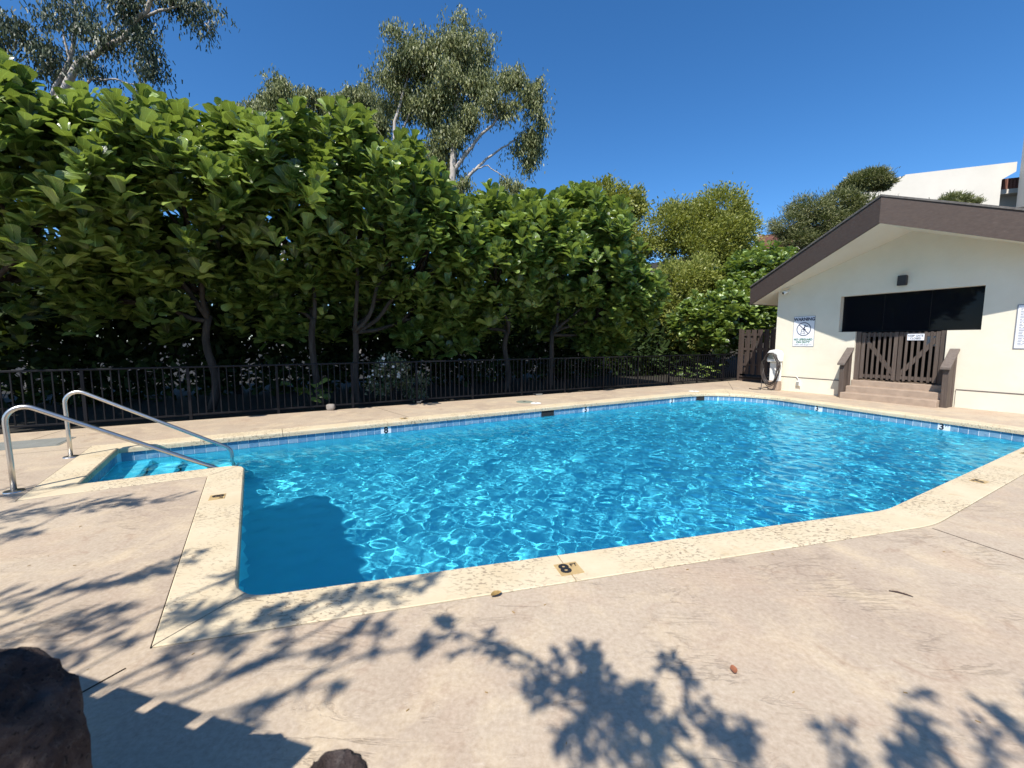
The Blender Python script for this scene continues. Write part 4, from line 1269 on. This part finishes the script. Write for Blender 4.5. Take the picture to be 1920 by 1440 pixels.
G1 = 'eucalyptus trees beyond the fig hedge'
gum_tree('eucalyptus_tree', 'tall eucalyptus with drooping olive foliage in the middle of the sky', (-4.2, 24.5, 0),
    [([(-4.2, 24.5, -0.1), (-3.9, 24.3, 4), (-3.5, 24, 8), (-3.2, 24, 10.5), (-3.0, 24, 14), (-2.9, 24, 16.1), (-2.6, 24, 17.6)], 0.30, 0.05),
     ([(-3.2, 24, 10.6), (-2.3, 23.8, 11.7), (-1.6, 23.6, 12.4), (-0.4, 23.5, 13.4), (0.7, 23.4, 14.6)], 0.12, 0.03),
     ([(-3.3, 24, 9.2), (-2.3, 24, 10.5), (-1.6, 24.1, 11.2), (-0.6, 24.2, 12.0), (0.7, 24.3, 12.7)], 0.11, 0.025),
     ([(-2.1, 24, 10.8), (-1.3, 24, 11.0), (-0.6, 24, 10.5), (0.0, 24, 10.2)], 0.04, 0.015),
     ([(-3.9, 24.3, 5), (-5.5, 24.2, 8), (-6.4, 24, 10.5), (-6.2, 24, 13.2), (-5.6, 24, 15.1), (-5.3, 24, 16.4)], 0.16, 0.04),
     ([(-6.3, 24, 12.0), (-5.6, 24.3, 13.6), (-4.9, 24.5, 15.2)], 0.08, 0.03)],
    [(-5.7, 24.0, 16.5, 1.35), (-6.2, 24.4, 14.8, 1.15), (-4.6, 23.6, 16.2, 1.2), (-2.8, 24.0, 17.3, 1.45), (-2.0, 24.3, 15.6, 1.35), (-3.4, 23.5, 15.0, 1.1), (-4.6, 24.3, 14.3, 1.1),
     (-3.3, 24.3, 12.9, 0.95), (-2.4, 23.6, 13.7, 0.85), (-0.8, 23.5, 13.9, 0.8), (0.2, 23.4, 15.1, 0.75), (1.1, 23.4, 14.5, 0.75), (1.3, 23.5, 13.6, 0.5), (0.9, 24.3, 12.5, 0.85), (1.0, 24.3, 11.6, 0.5), (0.1, 24, 10.2, 0.55),
     (-4.3, 24.6, 11.8, 1.15), (-5.4, 24.6, 11.2, 1.0), (-2.9, 24, 10.2, 0.6)], M['gumleaf'], 68000, 21, group=G1)
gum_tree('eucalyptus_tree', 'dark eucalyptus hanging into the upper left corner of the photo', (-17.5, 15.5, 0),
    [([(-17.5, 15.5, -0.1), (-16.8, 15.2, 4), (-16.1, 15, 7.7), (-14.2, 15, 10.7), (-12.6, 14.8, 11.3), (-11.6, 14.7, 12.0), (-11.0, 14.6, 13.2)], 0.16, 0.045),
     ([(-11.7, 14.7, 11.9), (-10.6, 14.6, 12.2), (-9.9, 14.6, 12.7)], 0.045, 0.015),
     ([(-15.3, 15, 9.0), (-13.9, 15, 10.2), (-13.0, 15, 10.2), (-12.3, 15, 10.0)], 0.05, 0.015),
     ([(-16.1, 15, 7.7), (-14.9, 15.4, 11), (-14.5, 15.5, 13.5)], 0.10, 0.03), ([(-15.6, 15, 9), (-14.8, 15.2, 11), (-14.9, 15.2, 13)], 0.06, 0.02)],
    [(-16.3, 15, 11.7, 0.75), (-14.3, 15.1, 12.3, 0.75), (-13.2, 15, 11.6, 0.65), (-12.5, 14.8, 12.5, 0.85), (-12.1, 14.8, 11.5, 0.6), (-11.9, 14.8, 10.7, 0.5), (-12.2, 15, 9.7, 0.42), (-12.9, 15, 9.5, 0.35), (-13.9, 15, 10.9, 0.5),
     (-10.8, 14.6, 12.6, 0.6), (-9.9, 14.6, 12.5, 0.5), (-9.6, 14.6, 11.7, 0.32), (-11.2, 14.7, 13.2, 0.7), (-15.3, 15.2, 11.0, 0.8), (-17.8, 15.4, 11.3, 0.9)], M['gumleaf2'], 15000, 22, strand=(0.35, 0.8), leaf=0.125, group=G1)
gum_tree('eucalyptus_tree', 'small far eucalyptus crown rising left of the tall one', (-15, 28, 0),
    [([(-15, 28, -0.1), (-14.6, 28, 8), (-14.4, 28, 16)], 0.25, 0.05), ([(-14.5, 28, 12), (-13.7, 28, 15)], 0.1, 0.03)],
    [(-14.5, 28, 17.0, 1.1), (-13.5, 28, 16.4, 1.0), (-15.5, 28, 16.0, 1.0), (-14.4, 28.4, 15.0, 1.3), (-13.0, 28, 15.0, 0.9)], M['gumleaf'], 26000, 23, leaf=0.17, group=G1)
gum_tree('eucalyptus_tree', 'low far eucalyptus crown just left of the tall trunk', (-10, 28.5, 0),
    [([(-10, 28.5, -0.1), (-10.2, 28.5, 8), (-10.0, 28.5, 16)], 0.25, 0.05), ([(-10, 28.5, 12), (-9, 28.5, 15.5)], 0.1, 0.03)],
    [(-11.3, 28.5, 16.7, 0.95), (-10.3, 28.5, 16.0, 1.0), (-9.4, 28.5, 16.7, 1.05), (-8.5, 28.5, 15.8, 1.0), (-11.8, 28.5, 15.6, 0.8), (-9.6, 28.8, 14.6, 1.4)], M['gumleaf'], 30000, 24, leaf=0.17, group=G1)

G2 = 'yellow-green trees beyond the fence'
bushy_tree('yellow_green_tree', 'slim yellow-green tree behind the fig crowns in the middle distance', (7.2, 31, 0), [(6.2, 31, 11.3, 1.5), (7.9, 31, 10.9, 1.35), (6.6, 30.6, 9.4, 1.8), (7.6, 31, 7.8, 2.0), (5.2, 31, 9.8, 1.2)], M['yelleaf'], 34000, 31, leaf=0.17, group=G2, clump=0.17)
bushy_tree('yellow_green_tree', 'broad yellow-green tree with two rounded tops left of the roof', (12.6, 29, 0), [(10.6, 29, 8.9, 1.7), (12.0, 29, 9.0, 1.6), (13.7, 29, 9.9, 1.65), (14.6, 29, 8.6, 1.5), (13.3, 28.6, 7.9, 1.8), (11.6, 28.6, 7.2, 1.6), (14.2, 29, 6.6, 1.6)], M['yelleaf'], 64000, 32, leaf=0.13, group=G2, clump=0.17)
bushy_tree('yellow_green_tree', 'low bright yellow-green tree between the two fig crowns', (9.2, 23.0, 0), [(8.6, 22.4, 4.6, 1.2), (9.7, 22.6, 4.9, 1.15), (9.0, 22.2, 3.4, 1.25), (10.2, 22.7, 3.7, 1.1), (9.4, 22.2, 2.2, 1.2)], M['yelleaf'], 30000, 33, leaf=0.11, group=G2, clump=0.18)

G3 = 'small pines on the slope by the white building'
for k, (lb, c, lob) in enumerate([
    ('round pine topping the slope beside the white building', (28.8, 36.5), [(28.3, 36, 14.5, 0.95), (29.3, 36, 14.7, 0.95), (27.6, 36, 14.1, 0.7), (30.1, 36, 14.3, 0.65)]),
    ('pine with a grey bare underside left of the roof slope', (24.0, 36.5), [(24.2, 36, 12.3, 1.4), (22.6, 36, 11.1, 1.2), (25.2, 35.7, 11.1, 1.4), (23.2, 35.8, 9.8, 1.2), (24.8, 36, 9.8, 1.2)]),
    ('olive pine between the round pine and the roof edge', (27.3, 36.5), [(26.8, 36, 12.8, 1.3), (28.3, 36, 12.4, 1.35), (27.3, 35.7, 11.2, 1.4), (29.8, 36, 12.2, 1.1), (28.6, 35.8, 10.8, 1.2)]),
    ('small tuft of a shrub showing above the roof ridge', (36.2, 36.5), [(36.0, 36, 13.0, 0.75), (37.0, 36, 12.7, 0.7), (35.2, 36, 12.6, 0.7)])]):
    gz = float(-0.07 + hill(np.array(c[0]), np.array(c[1])))
    bushy_tree('pine_tree' if k < 3 else 'shrub', lb, (c[0], c[1], gz), lob, M['pineleaf'], 24000 if k < 3 else 6000, 41 + k, leaf=0.20, wide=0.22, group=G3 if k < 3 else None, flat=True, up=0.4, bark='gumbark', cat='tree' if k < 3 else 'shrub')

# dark shrub row behind the fig trunks, added to block light from behind
G4 = 'dark backing shrubs added in the shade behind the fig trunks'
UL = ['added dark shrub in the shade at the far left behind the fence', 'added dark shrub behind the leftmost fig trunk', 'added dark shrub left of the two bare fig trunks', 'added dark shrub behind the two bare fig trunks', 'added dark shrub between the bare trunks and the forked trunks',
      'added dark shrub behind the forked fig trunks', 'added dark shrub right of the forked fig trunks', 'added dark shrub near the end of the fence', 'added dark shrub behind the end post of the fence']
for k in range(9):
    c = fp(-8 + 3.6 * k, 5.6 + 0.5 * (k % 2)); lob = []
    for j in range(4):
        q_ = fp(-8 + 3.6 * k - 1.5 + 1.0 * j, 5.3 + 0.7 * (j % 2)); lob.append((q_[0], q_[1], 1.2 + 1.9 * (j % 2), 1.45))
    bushy_tree('backing_shrub', UL[k], (c[0], c[1], 0), lob, M['shrubleaf'], 5200, 60 + k, leaf=0.26, wide=0.5, group=G4, cat='shrub')

# sunlit plants right behind the fence
c = fp(3.0, 1.0)
t = bushy_tree('flowering_bush', 'white flowering bush behind the fence right of the elbowed trunk', (c[0], c[1], 0), [(c[0] - .1, c[1], 0.85, 0.36), (c[0] + .25, c[1] + .1, 0.65, 0.36), (c[0] - .35, c[1] - .1, 0.5, 0.33), (c[0] + .6, c[1] + .2, 0.35, 0.33)], M['bushleaf'], 2600, 71, leaf=0.07, wide=0.5, cat='shrub', limb_r=0.03)
rg_ = np.random.default_rng(5); pm = MB()
for k in range(26):
    l = [(-.1, 0, .9), (-.35, -.1, .62), (.25, .05, .75)][k % 3]
    p = np.array(l) + rg_.normal(size=3) * 0.13 + np.array([0, -0.2, 0]); s_ = rg_.uniform(0.025, 0.05)
    for q_ in range(4):
        a_ = q_ * 1.57 + rg_.uniform(0, .5); d = np.array([math.cos(a_), -0.35, math.sin(a_)]) * s_; e_ = np.array([-math.sin(a_), 0, math.cos(a_)]) * s_ * 0.6
        pm.add([tuple(p), tuple(p + d * .6 + e_), tuple(p + d * 1.2), tuple(p + d * .6 - e_)], [(0, 1, 2, 3)])
pm.build('blossom', M['petal'], t)['kind'] = 'stuff'
for (a_, b_), lb, n_, s_ in [((0.95, 0.45), 'low big-leaved plant glowing green behind the fence', 16, 0.30), ((16.0, 0.7), 'small fig sapling lit by the sun near the end of the fence', 22, 0.26), ((14.3, 0.55), 'low leafy sapling behind the far part of the fence', 18, 0.24)]:
    rg_ = np.random.default_rng(int(a_ * 10)); c = fp(a_, b_)
    t = thing('leafy_plant', lb, 'plant', (c[0], c[1], 0))
    mb = MB()
    for k in range(3): limb(mb, (0, 0, -.05), (rg_.uniform(-.35, .35), rg_.uniform(-.1, .1), rg_.uniform(.3, .55)), 0.012, 0.006, rg_, 4, 0.1, sides=5)
    mb.build('stem', M['bark'], t)
    for k in range(n_):
        th = rg_.uniform(0, 6.28); d = np.array([[math.cos(th), math.sin(th), rg_.uniform(-0.2, 0.7)]]); nn = np.array([[0, -0.5, 1.0]]) + rg_.normal(size=(1, 3)) * 0.3
        b_4 = basis(d, nn)[0] * s_ * rg_.uniform(0.6, 1.1); p = np.array([rg_.uniform(-.45, .45), rg_.uniform(-.15, .15), rg_.uniform(0.12, 0.62)])
        o = link(bpy.data.objects.new('leaf', LEAF_ME[k % 4]), t)
        o.matrix_local = Matrix(((b_4[0][0], b_4[1][0], b_4[2][0], p[0]), (b_4[0][1], b_4[1][1], b_4[2][1], p[1]), (b_4[0][2], b_4[1][2], b_4[2][2], p[2]), (0, 0, 0, 1)))

# ---------------------------------------------------------------- white apartment building up the slope
ab = thing('apartment_building', 'white apartment building with red-brown roof band up the slope at right', 'building', (38.9, 44.0, 8.0), math.atan2(-3.0, 7.4))
MB().prism([(-5.2, -4), (7.12, -4), (7.12, 8.55), (8.05, 9.15), (8.05, 10.0), (0.0, 10.0), (-0.35, 9.75), (-0.4, 9.9), (-3.6, 8.5), (-3.6, 8.0), (-5.2, 7.4)], (0.0, 9.0), fh).build('wall', M['farwall'], ab)
MB().box(7.14, 12.5, 2.2, 8.9, -4, 7.9).build('recessed_wall', M['farwall'], ab)
MB().box(7.14, 12.5, 1.2, 2.6, 7.55, 7.95).build('balcony_beam', M['farwall'], ab)
rb = MB().box(7.14, 12.5, 1.5, 8.9, 7.955, 9.0).build('roof_band', M['redbrown'], ab)
for k in range(18): MB().box(7.16 + k * 0.25, 7.31 + k * 0.25, 1.42, 1.498, 7.96, 8.99).build('roof_rib', M['redbrown'], rb)
MB().box(8.15, 15.0, -1.6, -0.3, -4, 19).build('tall_pier', M['farwall'], ab)
MB().box(-5.6, -5.21, 0.5, 8.0, -4, 6.5).build('parapet', M['farwall'], ab)
lw = thing('lower_apartment', 'corner of a white apartment with a red-brown roof edge peeking out left of the pines', 'building', (24.4, 43.5, 4.0), math.atan2(-1.0, 1.0))
MB().prism([(-1.2, -4), (9.0, -4), (9.0, 6.6), (-0.1, 6.6), (-1.2, 5.6)], (0.3, 7.0), fh).build('wall', M['farwall'], lw)
rb = MB().prism([(0.0, 6.62), (9.0, 6.62), (9.0, 8.2), (0.0, 8.0)], (0.25, 7.0), fh).build('roof_band', M['redbrown'], lw)
MB().box(0.3, 2.8, 0.24, 0.29, 5.0, 6.45).build('window', M['glass'], lw)
MB().box(-0.12, -0.01, 0.1, 7.0, 5.0, 8.25).build('edge_wall', M['farwall'], lw)

# ---------------------------------------------------------------- behind the photographer: what throws the shadows on the near deck
pf = thing('plank_fence', 'brown plank fence behind the photographer whose top throws the stepped shadow', 'fence', (-1.29, 0.505, 0), math.atan2(0.34, -1.20))
HF = 1.45
for k in range(14):
    MB().box(k * 0.285, k * 0.285 + 0.228, -0.02, 0.0, 0.02, HF).build('board', M['gate_wood'], pf)
for z in (0.25, HF - 0.145 - 0.10):
    MB().box(0.0, 4.0, -0.06, -0.021, z, z + 0.10).build('rail', M['gate_wood'], pf)
MB().box(0.0, 4.0, -0.056, -0.022, 0.02, HF - 0.146).build('backing_panel', M['gate_wood'], pf)

def shade_tree(label, base, sprays, seed, leaf=0.078):
    """sprays: ground point the shade falls on, spread, height, leaf count"""
    rg_ = np.random.default_rng(seed)
    t = thing('shade_tree', label, 'tree', (base[0], base[1], 0), 0, 'trees behind the photographer')
    b0 = np.array([base[0], base[1], 0.0])
    mb = MB(); top = np.array([0.1, 0.1, 2.3]); limb(mb, (0, 0, -0.1), top, 0.12, 0.09, rg_, 7, 0.05)
    mb.build('trunk', M['bark'], t, True)
    bm_ = MB(); Ps, Ds, Ns = [], [], []
    for gx_, gy_, r_, h_, n_, dirx, diry in sprays:
        c = np.array([gx_ - 0.3425 * h_, gy_ - 0.7022 * h_, h_]) - b0
        dv = np.array([dirx, diry, -0.05]); dv /= np.linalg.norm(dv)
        st_ = c - dv * r_ * 1.1
        limb(bm_, top, st_, 0.022, 0.008, rg_, 8, 0.08, sag=0.2, sides=6)
        nt_ = max(3, int(n_ / 16))
        limb(bm_, st_, c + dv * r_ * 0.9, 0.014, 0.004, rg_, 8, 0.05, sides=5)
        for k in range(nt_):
            u = rg_.uniform(0, 1)
            p0 = st_ + dv * r_ * 2.0 * u
            sd = np.array([-dv[1], dv[0], 0]) * rg_.choice([-1, 1]) * rg_.uniform(0.3, 1.0) + dv * rg_.uniform(0.3, 1.0) + np.array([0, 0, rg_.normal() * 0.35])
            sd /= np.linalg.norm(sd); Lb = r_ * rg_.uniform(0.3, 0.85) * (1.15 - 0.6 * u)
            limb(bm_, p0, p0 + sd * Lb, 0.006, 0.003, rg_, 5, 0.08, sides=5)
            for q_ in range(16):
                w_ = 0.15 + 0.9 * (q_ / 16)
                Ps.append(p0 + sd * Lb * w_)
                o_ = rg_.normal(size=3) * 0.75
                Ds.append(sd * 0.75 + o_); Ns.append(rg_.normal(size=3) * 0.5 + np.array([0.2, 0.5, 1.0]))
    bm_.build('branches', M['bark'], t, True)['kind'] = 'stuff'
    P, D, Nn = np.array(Ps), np.array(Ds), np.array(Ns)
    B = basis(D, Nn); ln = leaf * rg_.uniform(0.7, 1.25, len(P)); wd = ln * rg_.uniform(0.28, 0.36, len(P))
    v = np.array([(0, 0), (-0.5, 0.3), (0.5, 0.3), (-0.46, 0.62), (0.46, 0.62), (0, 1.0)])
    W = v[None, :, 0, None] * wd[:, None, None] * B[:, None, 0] + v[None, :, 1, None] * ln[:, None, None] * B[:, None, 1] + P[:, None]
    f = np.array([(0, 2, 1), (1, 2, 4), (1, 4, 3), (3, 4, 5)])
    F = (f[None] + 6 * np.arange(len(P))[:, None, None]).reshape(-1, 3)
    tag(link(bpy.data.objects.new('crown', np_mesh('crown', W.reshape(-1, 3), F, M['shrubleaf'])), t), kind='stuff')
shade_tree('leafy tree behind the photographer shading the middle of the near deck', (1.2, -4.2),
    [(-0.15, 2.15, 0.26, 3.4, 110, -0.9, 0.5), (0.12, 2.0, 0.26, 3.4, 150, -0.7, 0.7), (0.45, 1.85, 0.34, 3.3, 380, -0.5, 0.9), (0.80, 1.88, 0.20, 3.2, 90, 0.2, 1), (0.15, 1.78, 0.2, 3.3, 80, -0.9, 0.5),
     (0.55, 1.55, 0.34, 3.3, 420, -0.2, 1), (0.30, 1.35, 0.3, 3.3, 200, -0.4, 1), (0.85, 1.40, 0.3, 3.3, 260, 0.2, 1),
     (1.25, 1.50, 0.24, 3.6, 100, 0.5, 0.8), (1.62, 1.62, 0.28, 3.7, 130, 0.7, 0.7), (1.95, 1.52, 0.34, 3.6, 200, 0.7, 0.4), (2.3, 1.62, 0.28, 3.7, 110, 0.9, 0.4), (1.55, 1.35, 0.3, 3.5, 160, 0.3, 0.9)], 81)
shade_tree('leafy tree behind the photographer shading the left of the near deck', (-5.2, -3.2),
    [(-4.45, 3.95, 0.62, 4.6, 560, 0.8, 0.5), (-3.80, 4.1, 0.42, 4.5, 230, 0.9, 0.35), (-4.4, 3.3, 0.5, 4.6, 300, 0.8, 0.4), (-5.2, 4.4, 0.5, 4.6, 260, 0.8, 0.4), (-2.65, 2.72, 0.30, 4.2, 220, 0.8, 0.6), (-2.45, 2.95, 0.22, 4.2, 90, 0.7, 0.6),
     (-2.6, 2.22, 0.34, 4.1, 250, 0.7, 0.3), (-3.1, 2.5, 0.36, 4.1, 200, 0.8, 0.3), (-2.2, 2.1, 0.22, 4.1, 90, 0.8, 0.3),
     (-1.85, 2.85, 0.26, 4.3, 170, 0.5, 0.8), (-1.80, 2.45, 0.34, 4.3, 330, 0.5, 0.7), (-1.5, 2.2, 0.32, 4.2, 300, 0.7, 0.5), (-1.25, 2.45, 0.26, 4.2, 170, 0.8, 0.5), (-0.85, 2.55, 0.26, 4.2, 140, 0.9, 0.4), (-0.62, 2.72, 0.2, 4.2, 70, 0.9, 0.3),
     (-0.95, 2.12, 0.26, 4.2, 150, 0.8, 0.4), (-0.6, 2.08, 0.2, 4.2, 90, 0.8, 0.3), (-1.0, 1.80, 0.22, 4.2, 110, 0.7, 0.3), (-1.35, 1.95, 0.24, 4.2, 90, 0.6, 0.5)], 82)
